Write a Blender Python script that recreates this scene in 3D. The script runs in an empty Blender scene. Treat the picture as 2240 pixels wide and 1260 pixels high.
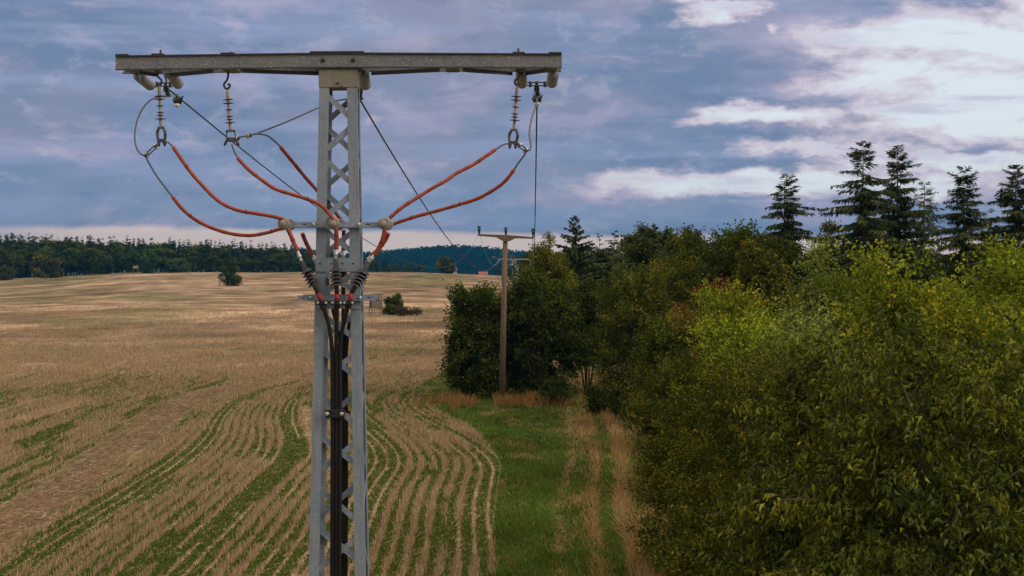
import bpy, math, random
import numpy as np
from mathutils import Vector
R = math.radians
sc = bpy.context.scene
COL = sc.collection

# ------------------------------------------------------------------ camera, sky, sun, exposure
F = 4300.0            # focal length in pixels of the 2240 px wide photograph
HC = 9.2              # height of the flying camera
PITCH = -math.atan(65 / F)
cam = bpy.data.cameras.new('camera'); camo = bpy.data.objects.new('camera', cam); COL.objects.link(camo)
cam.sensor_width = 36; cam.lens = 36 * F / 2240; cam.clip_start = 0.5; cam.clip_end = 20000
camo.location = (0, 0, HC); camo.rotation_euler = (R(90) + PITCH, 0, 0)
sc.camera = camo
sc.view_settings.view_transform = 'Standard'; sc.view_settings.look = 'None'
sc.view_settings.exposure = 0.0; sc.view_settings.gamma = 1.0
sc.cycles.use_denoising = True
sc.cycles.max_bounces = 6; sc.cycles.diffuse_bounces = 3; sc.cycles.transmission_bounces = 4
sc.cycles.transparent_max_bounces = 8; sc.cycles.volume_bounces = 0
sc.cycles.use_adaptive_sampling = True; sc.cycles.adaptive_threshold = 0.015

SUN_EL, SUN_AZ = R(24), R(118)      # azimuth clockwise from +Y (straight ahead)
sun = bpy.data.lights.new('sun', 'SUN'); suno = bpy.data.objects.new('sun', sun); COL.objects.link(suno)
sun.energy = 1.3; sun.angle = R(30); sun.color = (1.0, 0.90, 0.76)
sd = Vector((math.sin(SUN_AZ) * math.cos(SUN_EL), math.cos(SUN_AZ) * math.cos(SUN_EL), math.sin(SUN_EL)))
suno.rotation_euler = sd.to_track_quat('Z', 'Y').to_euler(); suno.location = (30, -20, 60)


class NT:
    """small helper to write node trees as expressions"""
    def __init__(s, nt): s.nt = nt; s.n = nt.nodes; s.l = nt.links
    def new(s, t, **kw):
        n = s.n.new(t)
        for k, v in kw.items(): setattr(n, k, v)
        return n
    def put(s, sock, v):
        if isinstance(v, bpy.types.NodeSocket): s.l.new(v, sock)
        elif v is not None: sock.default_value = v
    def m(s, op, a, b=None, c=None, clamp=False):
        n = s.new('ShaderNodeMath', operation=op, use_clamp=clamp)
        s.put(n.inputs[0], a); s.put(n.inputs[1], b)
        if c is not None: s.put(n.inputs[2], c)
        return n.outputs[0]
    def step(s, v, a, b, t0=0.0, t1=1.0):
        n = s.new('ShaderNodeMapRange', interpolation_type='SMOOTHSTEP')
        s.put(n.inputs[0], v); s.put(n.inputs[1], a); s.put(n.inputs[2], b); s.put(n.inputs[3], t0); s.put(n.inputs[4], t1)
        return n.outputs[0]
    def mix(s, f, a, b, blend='MIX'):
        n = s.new('ShaderNodeMix', data_type='RGBA', blend_type=blend)
        s.put(n.inputs[0], f)
        for i, v in ((6, a), (7, b)):
            if isinstance(v, (tuple, list)): v = (*v[:3], 1)
            s.put(n.inputs[i], v)
        return n.outputs[2]
    def noise(s, vec, scale, detail=4, rough=.5, dist=0.0, out=0):
        n = s.new('ShaderNodeTexNoise'); s.put(n.inputs['Vector'], vec)
        n.inputs['Scale'].default_value = scale; n.inputs['Detail'].default_value = detail
        n.inputs['Roughness'].default_value = rough; n.inputs['Distortion'].default_value = dist
        return n.outputs[out]
    def xyz(s, x, y, z=0.0):
        n = s.new('ShaderNodeCombineXYZ'); s.put(n.inputs[0], x); s.put(n.inputs[1], y); s.put(n.inputs[2], z)
        return n.outputs[0]


world = bpy.data.worlds.new('World'); sc.world = world; world.use_nodes = True
def build_sky():
    t = NT(world.node_tree); t.n.clear()
    out = t.new('ShaderNodeOutputWorld'); bg = t.new('ShaderNodeBackground'); t.l.new(bg.outputs[0], out.inputs[0])
    tc = t.new('ShaderNodeTexCoord'); sp = t.new('ShaderNodeSeparateXYZ'); t.l.new(tc.outputs['Generated'], sp.inputs[0])
    az = t.m('ARCTAN2', sp.outputs[0], sp.outputs[1]); el = t.m('ARCSINE', sp.outputs[2])
    U = t.m('MULTIPLY', az, 4.3); V = t.m('MULTIPLY', el, 4.3)      # compass direction and height above the horizon
    sky = t.new('ShaderNodeTexSky', sky_type='NISHITA', sun_disc=False, sun_elevation=SUN_EL, sun_rotation=SUN_AZ)
    sky.air_density = 1.0; sky.dust_density = 1.5; sky.ozone_density = 1.5
    nish = t.mix(1.0, sky.outputs[0], (.10, .10, .10), 'MULTIPLY')
    # cloud noises, stretched along the horizon
    w = t.noise(t.xyz(U, t.m('MULTIPLY', V, 2.4), 3.1), 1.6, 3, .5, out=1)
    wv = t.new('ShaderNodeVectorMath', operation='MULTIPLY_ADD')
    t.l.new(w, wv.inputs[0]); wv.inputs[1].default_value = (.34, .34, 0)
    t.l.new(t.xyz(U, t.m('MULTIPLY', V, 2.7), 0.7), wv.inputs[2])
    n_big = t.noise(wv.outputs[0], 2.1, 5, .52)
    n_mid = t.noise(wv.outputs[0], 4.4, 7, .56, .25)
    wv2 = t.new('ShaderNodeVectorMath', operation='ADD'); t.l.new(wv.outputs[0], wv2.inputs[0]); wv2.inputs[1].default_value = (5.2, 1.3, 2.0)
    n_fin = t.noise(wv2.outputs[0], 7.0, 8, .6, .3)
    n_str = t.noise(t.xyz(t.m('MULTIPLY', U, .8), t.m('MULTIPLY', V, 9.0), 7.7), 2.4, 5, .55, .2)
    # heavy blue-grey deck
    deck = t.mix(t.step(n_big, .36, .64), (.172, .250, .410), (.272, .305, .440))
    deck = t.mix(t.m('MULTIPLY', t.step(n_str, .42, .66), .65), deck, (.295, .365, .575))
    lowblue = t.step(V, .05, .30, 1, 0)
    deck = t.mix(t.m('MULTIPLY', lowblue, .50), deck, (.265, .370, .570))
    pinkm = t.m('MULTIPLY', t.step(n_mid, .50, .72), .60)
    deck = t.mix(pinkm, deck, (.47, .43, .60))
    pinkh = t.m('MULTIPLY', t.step(n_fin, .57, .76), .50)
    deck = t.mix(pinkh, deck, (.66, .56, .66))
    billow = t.noise(t.xyz(U, t.m('MULTIPLY', V, 1.9), 4.4), 6.5, 9, .66, .35)
    deck = t.mix(t.m('MULTIPLY', t.step(billow, .52, .68), .34), deck, (.52, .52, .68)); deck = t.mix(t.m('MULTIPLY', t.step(billow, .30, .46, 1, 0), .38), deck, (.14, .20, .38))
    # openings towards the bright part of the sky: (px, py, half width, half height, weight)
    blobs = [(2120, 110, 290, 75, 1.2), (2200, 235, 330, 80, 1.45), (1960, 170, 170, 70, 1.0), (1690, 262, 150, 32, .9), (1850, 330, 200, 24, .7), (1540, 20, 130, 32, .72), (1760, 395, 420, 34, 1.25),
             (2130, 360, 330, 26, 1.0), (1420, 110, 150, 30, .2), (1720, 75, 45, 16, .6), (1980, 300, 280, 36, .75),
             (1500, 405, 110, 26, .7), (2260, 300, 90, 60, .7)]
    wf = t.new('ShaderNodeSeparateXYZ'); t.l.new(t.noise(t.xyz(U, t.m('MULTIPLY', V, 2.2), 9.0), 4.5, 6, .62, out=1), wf.inputs[0])
    Ub = t.m('ADD', U, t.m('MULTIPLY', t.m('SUBTRACT', wf.outputs[0], .5), .55)); Vb = t.m('ADD', V, t.m('MULTIPLY', t.m('SUBTRACT', wf.outputs[1], .5), .16))
    tot = None
    for px, py, hw, hh, wt in blobs:
        du = t.m('DIVIDE', t.m('SUBTRACT', Ub, (px - 1120) / 1000), hw / 1000)
        dv = t.m('DIVIDE', t.m('SUBTRACT', Vb, (565 - py) / 1000), hh / 1000)
        q = t.m('ADD', t.m('MULTIPLY', du, du), t.m('MULTIPLY', dv, dv))
        g = t.m('MULTIPLY', t.m('EXPONENT', t.m('MULTIPLY', q, -1.0)), wt)
        tot = g if tot is None else t.m('MAXIMUM', tot, g)
    nn = t.m('ADD', t.m('MULTIPLY', t.m('SUBTRACT', n_mid, .5), 1.25), t.m('MULTIPLY', t.m('SUBTRACT', n_fin, .5), 1.7))
    nn = t.m('ADD', nn, t.m('MULTIPLY', t.m('SUBTRACT', n_str, .5), .7))
    op = t.m('ADD', tot, t.m('MULTIPLY', nn, t.m('ADD', .22, t.m('MULTIPLY', tot, .85, clamp=True))))
    edge = t.m('MULTIPLY', t.step(op, .14, .58), .9)
    deck = t.mix(edge, deck, (.68, .60, .70))
    clear = t.mix(.85, nish, (.84, .92, 1.0))
    deck = t.mix(t.step(op, .38, .90), deck, clear)
    veil = t.m('MULTIPLY', t.m('MULTIPLY', t.step(n_str, .50, .66), t.step(n_fin, .36, .60)), t.step(op, .45, .8, 0, .62))
    deck = t.mix(veil, deck, (.50, .49, .64))
    # thin cream strip along the horizon, under the edge of the cloud deck
    top = t.m('ADD', t.m('ADD', .052, t.m('MULTIPLY', U, -.012)), t.m('MULTIPLY', t.m('SUBTRACT', n_mid, .5), .03))
    strip = t.step(t.m('SUBTRACT', V, top), -.006, .010, 1, 0)
    strip = t.m('MULTIPLY', strip, t.m('MULTIPLY', t.step(U, -1.4, -.85), t.step(n_str, .30, .42, .55, 1)))
    deck = t.mix(strip, deck, (.92, .74, .68))
    # overcast skies are brightest overhead
    back = t.step(sp.outputs[1], -.35, .45, .30, 1.0)       # unseen sky behind the camera, dimmed to deepen shade on front faces
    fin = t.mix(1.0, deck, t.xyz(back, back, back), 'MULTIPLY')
    fin = t.mix(t.step(el, R(9), R(52), 0, .94), fin, (1.46, 1.22, .93))
    bg.inputs[1].default_value = 1.0
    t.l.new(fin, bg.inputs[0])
build_sky()
world.cycles.sampling_method = 'MANUAL'; world.cycles.sample_map_resolution = 512


# ------------------------------------------------------------------ helpers
def at(px, py, Y):
    """the point at forward distance Y that the photograph shows at (px, py)"""
    xc, yc = (px - 1120) / F, (630 - py) / F
    d = Vector((xc, math.cos(PITCH) - yc * math.sin(PITCH), math.sin(PITCH) + yc * math.cos(PITCH)))
    return Vector((0, 0, HC)) + d * (Y / d.y)

BASE = {}
def link(name, me, m=None, parent=None, smooth=False):
    o = bpy.data.objects.new(name, me); COL.objects.link(o)
    if m: me.materials.append(m)
    if parent is not None: o.parent = parent
    return o

def thing(name, label, cat, loc=(0, 0, 0), group=None, rz=0.0):
    o = bpy.data.objects.new(name, None); COL.objects.link(o)
    o.empty_display_size = .2
    o.location = loc; o.rotation_euler = (0, 0, rz)
    BASE[o] = Vector(loc)
    return tag(o, label, cat, group)

def tag(o, label=None, cat=None, group=None, kind=None):
    if label: o['label'] = label
    if cat: o['category'] = cat
    if group: o['group'] = group
    if kind: o['kind'] = kind
    return o

class MB:
    def __init__(s): s.v = []; s.f = []; s.sm = []
    def add(s, vs, fs, smooth=False):
        k = len(s.v); s.v += [Vector(v) for v in vs]
        s.f += [tuple(i + k for i in f) for f in fs]; s.sm += [smooth] * len(fs)
        return s
    def hexa(s, a):   # eight corners: bottom loop, top loop
        return s.add(a, [(3, 2, 1, 0), (4, 5, 6, 7), (0, 1, 5, 4), (1, 2, 6, 5), (2, 3, 7, 6), (3, 0, 4, 7)])
    def box(s, lo, hi):
        (x0, y0, z0), (x1, y1, z1) = lo, hi
        return s.hexa([(x0, y0, z0), (x1, y0, z0), (x1, y1, z0), (x0, y1, z0), (x0, y0, z1), (x1, y0, z1), (x1, y1, z1), (x0, y1, z1)])
    def bar(s, p0, p1, u, w, v, t):   # u,v: unit axes across; w,t: full sizes
        p0, p1, u, v = Vector(p0), Vector(p1), Vector(u) * w / 2, Vector(v) * t / 2
        return s.hexa([p0 - u - v, p0 + u - v, p0 + u + v, p0 - u + v, p1 - u - v, p1 + u - v, p1 + u + v, p1 - u + v])
    def tube(s, pts, r, n=8, caps=True, smooth=True):
        pts = [Vector(p) for p in pts]; k = len(s.v); rr = r if isinstance(r, (list, tuple)) else [r] * len(pts)
        ref = None
        for i, p in enumerate(pts):
            d = (pts[min(i + 1, len(pts) - 1)] - pts[max(i - 1, 0)]).normalized()
            if ref is None:
                ref = Vector((0, 0, 1)) if abs(d.z) < .9 else Vector((1, 0, 0))
            a = (ref - d * ref.dot(d)).normalized(); b = d.cross(a); ref = a
            for j in range(n):
                th = 2 * math.pi * j / n
                s.v.append(p + (a * math.cos(th) + b * math.sin(th)) * rr[i])
        for i in range(len(pts) - 1):
            for j in range(n):
                q = k + i * n
                s.f.append((q + j, q + (j + 1) % n, q + n + (j + 1) % n, q + n + j)); s.sm.append(smooth)
        if caps:
            s.f.append(tuple(k + j for j in reversed(range(n)))); s.sm.append(False)
            q = k + (len(pts) - 1) * n
            s.f.append(tuple(q + j for j in range(n))); s.sm.append(False)
        return s
    def lathe(s, p0, axis, prof, n=16):   # prof: (distance along the axis, radius)
        p0, axis = Vector(p0), Vector(axis).normalized()
        ref = Vector((0, 0, 1)) if abs(axis.z) < .9 else Vector((1, 0, 0))
        a = (ref - axis * ref.dot(axis)).normalized(); b = axis.cross(a); k = len(s.v)
        for d, r in prof:
            for j in range(n):
                th = 2 * math.pi * j / n
                s.v.append(p0 + axis * d + (a * math.cos(th) + b * math.sin(th)) * max(r, .0004))
        for i in range(len(prof) - 1):
            for j in range(n):
                q = k + i * n
                s.f.append((q + j, q + (j + 1) % n, q + n + (j + 1) % n, q + n + j)); s.sm.append(True)
        s.f.append(tuple(k + j for j in reversed(range(n)))); s.sm.append(False)
        q = k + (len(prof) - 1) * n
        s.f.append(tuple(q + j for j in range(n))); s.sm.append(False)
        return s
    def build(s, name, m, parent=None, bevel=0.0, loc=None):
        root = parent
        while root is not None and root.parent is not None: root = root.parent
        off = BASE.get(root, Vector()) if root is not None else Vector(loc or (0, 0, 0))
        me = bpy.data.meshes.new(name)
        me.from_pydata([v - off for v in s.v], [], s.f); me.polygons.foreach_set('use_smooth', s.sm); me.update()
        o = link(name, me, m, parent)
        if root is None and loc is not None: o.location = loc
        if parent is None: BASE[o] = off
        if bevel:
            b = o.modifiers.new('edge', 'BEVEL'); b.width = bevel; b.segments = 2; b.limit_method = 'ANGLE'
        return o

def spline(pts, n=8):
    pts = [Vector(p) for p in pts]; P = [pts[0] * 2 - pts[1]] + pts + [pts[-1] * 2 - pts[-2]]; out = []
    for i in range(1, len(P) - 2):
        a, b, c, d = P[i - 1:i + 3]
        for k in range(n):
            t = k / n
            out.append(.5 * ((2 * b) + (c - a) * t + (2 * a - 5 * b + 4 * c - d) * t * t + (3 * b - a - 3 * c + d) * t ** 3))
    return out + [pts[-1]]

# ------------------------------------------------------------------ materials
def mat(name, col, rough=.6, metal=0.0, var=.25, scale=20.0, col2=None, bump=0.0, detail=5, spec=.5, stretch=(1, 1, 1), coord='Object'):
    m = bpy.data.materials.new(name); m.use_nodes = True; t = NT(m.node_tree)
    b = t.n['Principled BSDF']; tc = t.new('ShaderNodeTexCoord')
    mp = t.new('ShaderNodeMapping'); t.l.new(tc.outputs[coord], mp.inputs[0]); mp.inputs['Scale'].default_value = stretch
    n = t.noise(mp.outputs[0], scale, detail, .6)
    c2 = col2 or tuple(c * (1 - var) for c in col); c1 = col if col2 else tuple(min(1, c * (1 + var)) for c in col)
    t.put(b.inputs['Base Color'], t.mix(t.step(n, .3, .7), c2, c1))
    b.inputs['Roughness'].default_value = rough; b.inputs['Metallic'].default_value = metal
    b.inputs['Specular IOR Level'].default_value = spec
    if bump:
        bp = t.new('ShaderNodeBump'); bp.inputs['Strength'].default_value = bump; bp.inputs['Distance'].default_value = .01
        t.l.new(n, bp.inputs['Height']); t.l.new(bp.outputs[0], b.inputs['Normal'])
    return m

def zinc(name, base, stain, speck, rough=.55, metal=.35):
    m = bpy.data.materials.new(name); m.use_nodes = True; t = NT(m.node_tree)
    b = t.n['Principled BSDF']; tc = t.new('ShaderNodeTexCoord'); ob = tc.outputs['Object']
    vo = t.new('ShaderNodeTexVoronoi'); t.l.new(ob, vo.inputs['Vector']); vo.inputs['Scale'].default_value = 130
    spang = t.new('ShaderNodeSeparateColor'); t.l.new(vo.outputs['Color'], spang.inputs[0])
    n1 = t.noise(ob, 5, 5, .6); n2 = t.noise(ob, 95, 3, .6); n3 = t.noise(ob, 26, 6, .65)
    c = t.mix(t.step(n1, .35, .68), base, stain)
    c = t.mix(t.m('MULTIPLY', t.step(n3, .45, .7), .45), c, tuple(x * .72 for x in base))
    c = t.mix(t.m('MULTIPLY', spang.outputs[0], .42), c, tuple(min(1, x * 1.5) for x in base))
    c = t.mix(t.m('MULTIPLY', t.step(n2, .58, .68), speck), c, (.62, .60, .55))
    mp = t.new('ShaderNodeMapping'); t.l.new(ob, mp.inputs[0]); mp.inputs['Scale'].default_value = (38, 38, 1.6)
    st = t.noise(mp.outputs[0], 1.0, 4, .6)
    c = t.mix(t.m('MULTIPLY', t.step(st, .52, .74), .40), c, (.125, .11, .095))
    t.put(b.inputs['Base Color'], c); b.inputs['Metallic'].default_value = metal
    t.put(b.inputs['Roughness'], t.m('ADD', rough - .12, t.m('MULTIPLY', spang.outputs[1], .25)))
    bp = t.new('ShaderNodeBump'); bp.inputs['Strength'].default_value = .12; bp.inputs['Distance'].default_value = .004
    t.l.new(n3, bp.inputs['Height']); t.l.new(bp.outputs[0], b.inputs['Normal'])
    return m

def leafmat(name, gloss=.35, trans=.3):
    m = bpy.data.materials.new(name); m.use_nodes = True; t = NT(m.node_tree)
    b = t.n['Principled BSDF']; o = t.n['Material Output']
    at_ = t.new('ShaderNodeAttribute', attribute_name='Col')
    b.inputs['Roughness'].default_value = .9 - gloss; b.inputs['Specular IOR Level'].default_value = gloss
    t.l.new(at_.outputs[0], b.inputs['Base Color'])
    tr = t.new('ShaderNodeBsdfTranslucent'); t.put(tr.inputs[0], t.mix(1.0, at_.outputs[0], (1.3, 1.25, .6), 'MULTIPLY'))
    mx = t.new('ShaderNodeMixShader'); mx.inputs[0].default_value = trans
    t.l.new(b.outputs[0], mx.inputs[1]); t.l.new(tr.outputs[0], mx.inputs[2]); t.l.new(mx.outputs[0], o.inputs[0])
    return m

M = dict(
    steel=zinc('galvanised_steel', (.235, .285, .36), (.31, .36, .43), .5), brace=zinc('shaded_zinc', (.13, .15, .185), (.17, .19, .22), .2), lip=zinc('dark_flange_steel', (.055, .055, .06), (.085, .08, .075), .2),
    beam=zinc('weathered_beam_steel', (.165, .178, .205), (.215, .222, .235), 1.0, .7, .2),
    capsteel=zinc('stained_cap_steel', (.215, .205, .17), (.27, .255, .205), .3, .7, .2),
    bolt=mat('zinc_bolt', (.62, .62, .60), .4, .6, .2, 60),
    bolt_and_hole=mat('rusty_bolt_and_hole_dark', (.06, .05, .045), .7, .2, .3, 60),  # also colours the dark inside of slots and plate holes
    darksteel=mat('dark_fitting_steel', (.11, .12, .135), .5, .6, .3, 40),
    wire=mat('aluminium_wire', (.125, .135, .165), .6, 0, .2, 80),
    darkwire=mat('dark_conductor', (.07, .072, .08), .7, 0, .2, 80, spec=.2),
    palewire=mat('pale_conductor', (.50, .52, .55), .5, .4, .15, 80),
    red=mat('red_sheath', (.33, .056, .023), .48, 0, .22, 14, bump=.15),
    redtape=mat('red_tape', (.36, .010, .02), .5, 0, .15, 40),
    tie=mat('black_tie', (.02, .012, .012), .6),
    rubber=mat('black_rubber', (.014, .014, .016), .42, 0, .3, 18),
    shed=mat('dark_shed_rubber', (.034, .034, .042), .5, 0, .25, 25),
    cablejacket=mat('black_cable_jacket', (.0085, .0075, .008), .33, 0, .3, 9, stretch=(1, 1, .15)),
    porcelain=mat('grey_insulator', (.32, .345, .41), .45, 0, .12, 18),
    standoff=mat('tan_standoff', (.31, .275, .24), .5, 0, .12, 24),
    rod=mat('cream_rod', (.46, .40, .31), .5, 0, .12, 30),
    rodshed=mat('brown_shed', (.13, .07, .065), .5, 0, .15, 40),
    white=mat('white_plastic', (.7, .7, .68), .5, 0, .05),
    brownpole=mat('brown_pole_paint', (.165, .112, .078), .8, 0, .22, 5, stretch=(3, 3, .5), bump=.3),
    farsteel=mat('far_lattice_steel', (.34, .34, .34), .6, .2, .1, 4),
    darkinsul=mat('dark_insulator', (.035, .05, .065), .35, 0, .2, 20),
    wood=mat('grey_boards', (.17, .145, .125), .85, 0, .35, 6, stretch=(6, 6, .6)),
    darkwood=mat('dark_boards', (.07, .05, .042), .9, 0, .35, 6, stretch=(6, 6, .6)),
    palewood=mat('pale_boards', (.36, .33, .31), .85, 0, .2, 6),
    brick=mat('brown_clad', (.2, .12, .09), .8, 0, .2, 6),
    redroof=mat('red_roof', (.34, .09, .085), .7, 0, .2, 1.5),
    wall=mat('white_render', (.62, .60, .57), .85, 0, .08, 1.0),
    brownroof=mat('brown_roof', (.22, .11, .08), .8, 0, .2, 1.5),
    glass=mat('window_glass', (.02, .025, .03), .15),
    bark=mat('grey_brown_bark', (.105, .083, .065), .9, 0, .35, 9, stretch=(3, 3, .7), bump=.5),
    pinebark=mat('pale_pine_bark', (.24, .185, .15), .9, 0, .3, 6, stretch=(2, 2, .6)),
    birch=mat('white_birch_bark', (.66, .62, .57), .8, 0, .4, 5, stretch=(1, 1, 2.2)),
    leaf=leafmat('leaf', .13, .2), bigleaf=leafmat('glossy_leaf', .28, .14), needle=leafmat('needles', .12, .12),
    straw=leafmat('straw', .1, .18), grassm=leafmat('grass_blades', .12, .3),
)

# ------------------------------------------------------------------ terrain
def _hash(ix, iy, s):
    h = (ix.astype(np.int64) * 374761393 + iy.astype(np.int64) * 668265263 + s * 974634777) & 0x7fffffff
    h = ((h ^ (h >> 13)) * 1274126177) & 0x7fffffff
    return ((h ^ (h >> 16)) & 0xffff) / 65535.0
def vnoise(x, y, s=0):
    x, y = np.broadcast_arrays(np.asarray(x, float), np.asarray(y, float))
    ix, iy = np.floor(x), np.floor(y); fx, fy = x - ix, y - iy
    fx, fy = fx * fx * (3 - 2 * fx), fy * fy * (3 - 2 * fy)
    a, b, c, d = _hash(ix, iy, s), _hash(ix + 1, iy, s), _hash(ix, iy + 1, s), _hash(ix + 1, iy + 1, s)
    return a + (b - a) * fx + (c - a) * fy + (a - b - c + d) * fx * fy
def fbm(x, y, s=0, o=3):
    r, k, w = 0, 1.0, 0
    for i in range(o):
        r = r + vnoise(x * 2 ** i, y * 2 ** i, s + i * 17) * k; w += k; k *= .5
    return r / w
def sstep(a, b, x):
    t = np.clip((x - a) / (b - a), 0, 1); return t * t * (3 - 2 * t)

CREST = 950.0
def zt(x, Y):
    x, Y = np.asarray(x, float), np.asarray(Y, float)
    px = 1120 + F * x / np.maximum(Y, 60)
    zc = np.interp(px, [-900, 0, 150, 260, 400, 900, 1000, 1080, 1200, 2240, 3200], [-3, -1.3, .3, 1.8, 2.2, 2.1, 1.4, .7, -.8, -1, -1])
    z = zc * sstep(220, CREST, Y)
    z = z + (fbm(x / 35, Y / 50, 5, 2) - .5) * .5 * sstep(150, 420, Y) + (fbm(x / 60, Y / 140, 9, 2) - .5) * 1.0 * sstep(250, 500, Y) * (1 - sstep(800, 930, Y))
    drop = sstep(CREST + 20, 2000, Y) * (zc + 32)
    z = z - np.where(Y > CREST, drop, 0)
    hill = sstep(2900, 4200, Y) * (44 + 8 * np.sin(px / 70) + 10 * (fbm(x / 300, Y / 500, 3, 2) - .5))
    return z + hill
def gz(x, y): return float(zt(x, y))

# rows of the stubble field
SPACE = .52
def swerve(Y): return sstep(84, 130, Y) * (1 - sstep(134, 172, Y))
def wig(Y, x0): return .9 * np.sin(Y / 9.5 + .03 * x0) * sstep(120, 150, Y) + .05 * np.sin(Y / 4.1 + x0 * .3) + .35 * np.sin(Y / 17)
def amp(x0): return np.interp(x0, [-60, -26, -18, -14, -1, 3], [0, .9, 2.3, 3.8, 6.9, 7.2])
def rowx(x0, Y): return x0 - amp(x0) * swerve(Y) + wig(Y, x0)
def row0(x, Y):
    g = x.copy() if hasattr(x, 'copy') else x
    for _ in range(4): g = x + amp(g) * swerve(Y) - wig(Y, g)
    return g
def edge(Y):   # right edge of the field
    return np.interp(Y, [0, 58, 72, 87, 95, 108, 122, 130, 140, 170, 300, 950, 1500], [-1.0, -.75, -.7, -.55, -1.0, -2.4, -5.0, -6.6, -7.0, -5.0, -3.5, -3, -3])
def pathx(Y): return np.interp(Y, [40, 58, 68, 80, 108, 150, 260], [1.9, 2.45, 2.85, 3.25, 4.3, 5.3, 6.0]) + .16 * np.sin(Y / 6.5)

def trackx(Y): return np.interp(Y, [40, 67, 85, 105, 118, 134, 145, 155, 176, 210, 300], [-17, -17.5, -18.2, -19.6, -20.7, -20.9, -19, -16.3, -10, -5, 4])
def track(x, Y):  # the brown tractor track that bends with the rows
    c = np.interp(Y, [40, 67, 85, 105, 118, 134, 145, 155, 176, 210, 300], [-17, -17.5, -18.2, -19.6, -20.7, -20.9, -19, -16.3, -10, -5, 4])
    return np.exp(-((x - c) / (1.05 + .6 * fbm(x, Y / 3, 40, 2))) ** 2)

def greenness(x, Y):
    g = .55 * fbm(row0(x, Y) / 1.7, Y / 55, 21, 3) + .45 * fbm(x / 6, Y / 22, 22, 3)
    near = sstep(.36, .50, g + .10 * (1 - sstep(70, 140, Y)))
    far = sstep(.60, .70, fbm(x / 14, Y / 26, 23, 3))
    k = sstep(115, 190, Y)
    band = np.exp(-((Y - 192) / 16) ** 2) * sstep(-33, -26, x) * (1 - sstep(-7, -4, x)) * sstep(.38, .55, fbm(x / 4, Y / 12, 27, 2))
    tc = (x - trackx(Y)); side = np.exp(-((np.abs(tc) - 2.9) / .9) ** 2) * sstep(.42, .6, fbm(x / 2, Y / 8, 28, 3)) * (1 - sstep(150, 190, Y))
    return np.clip(near * (1 - k) + far * k * .75 + band * .8 + side * .6, 0, 1)

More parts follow.
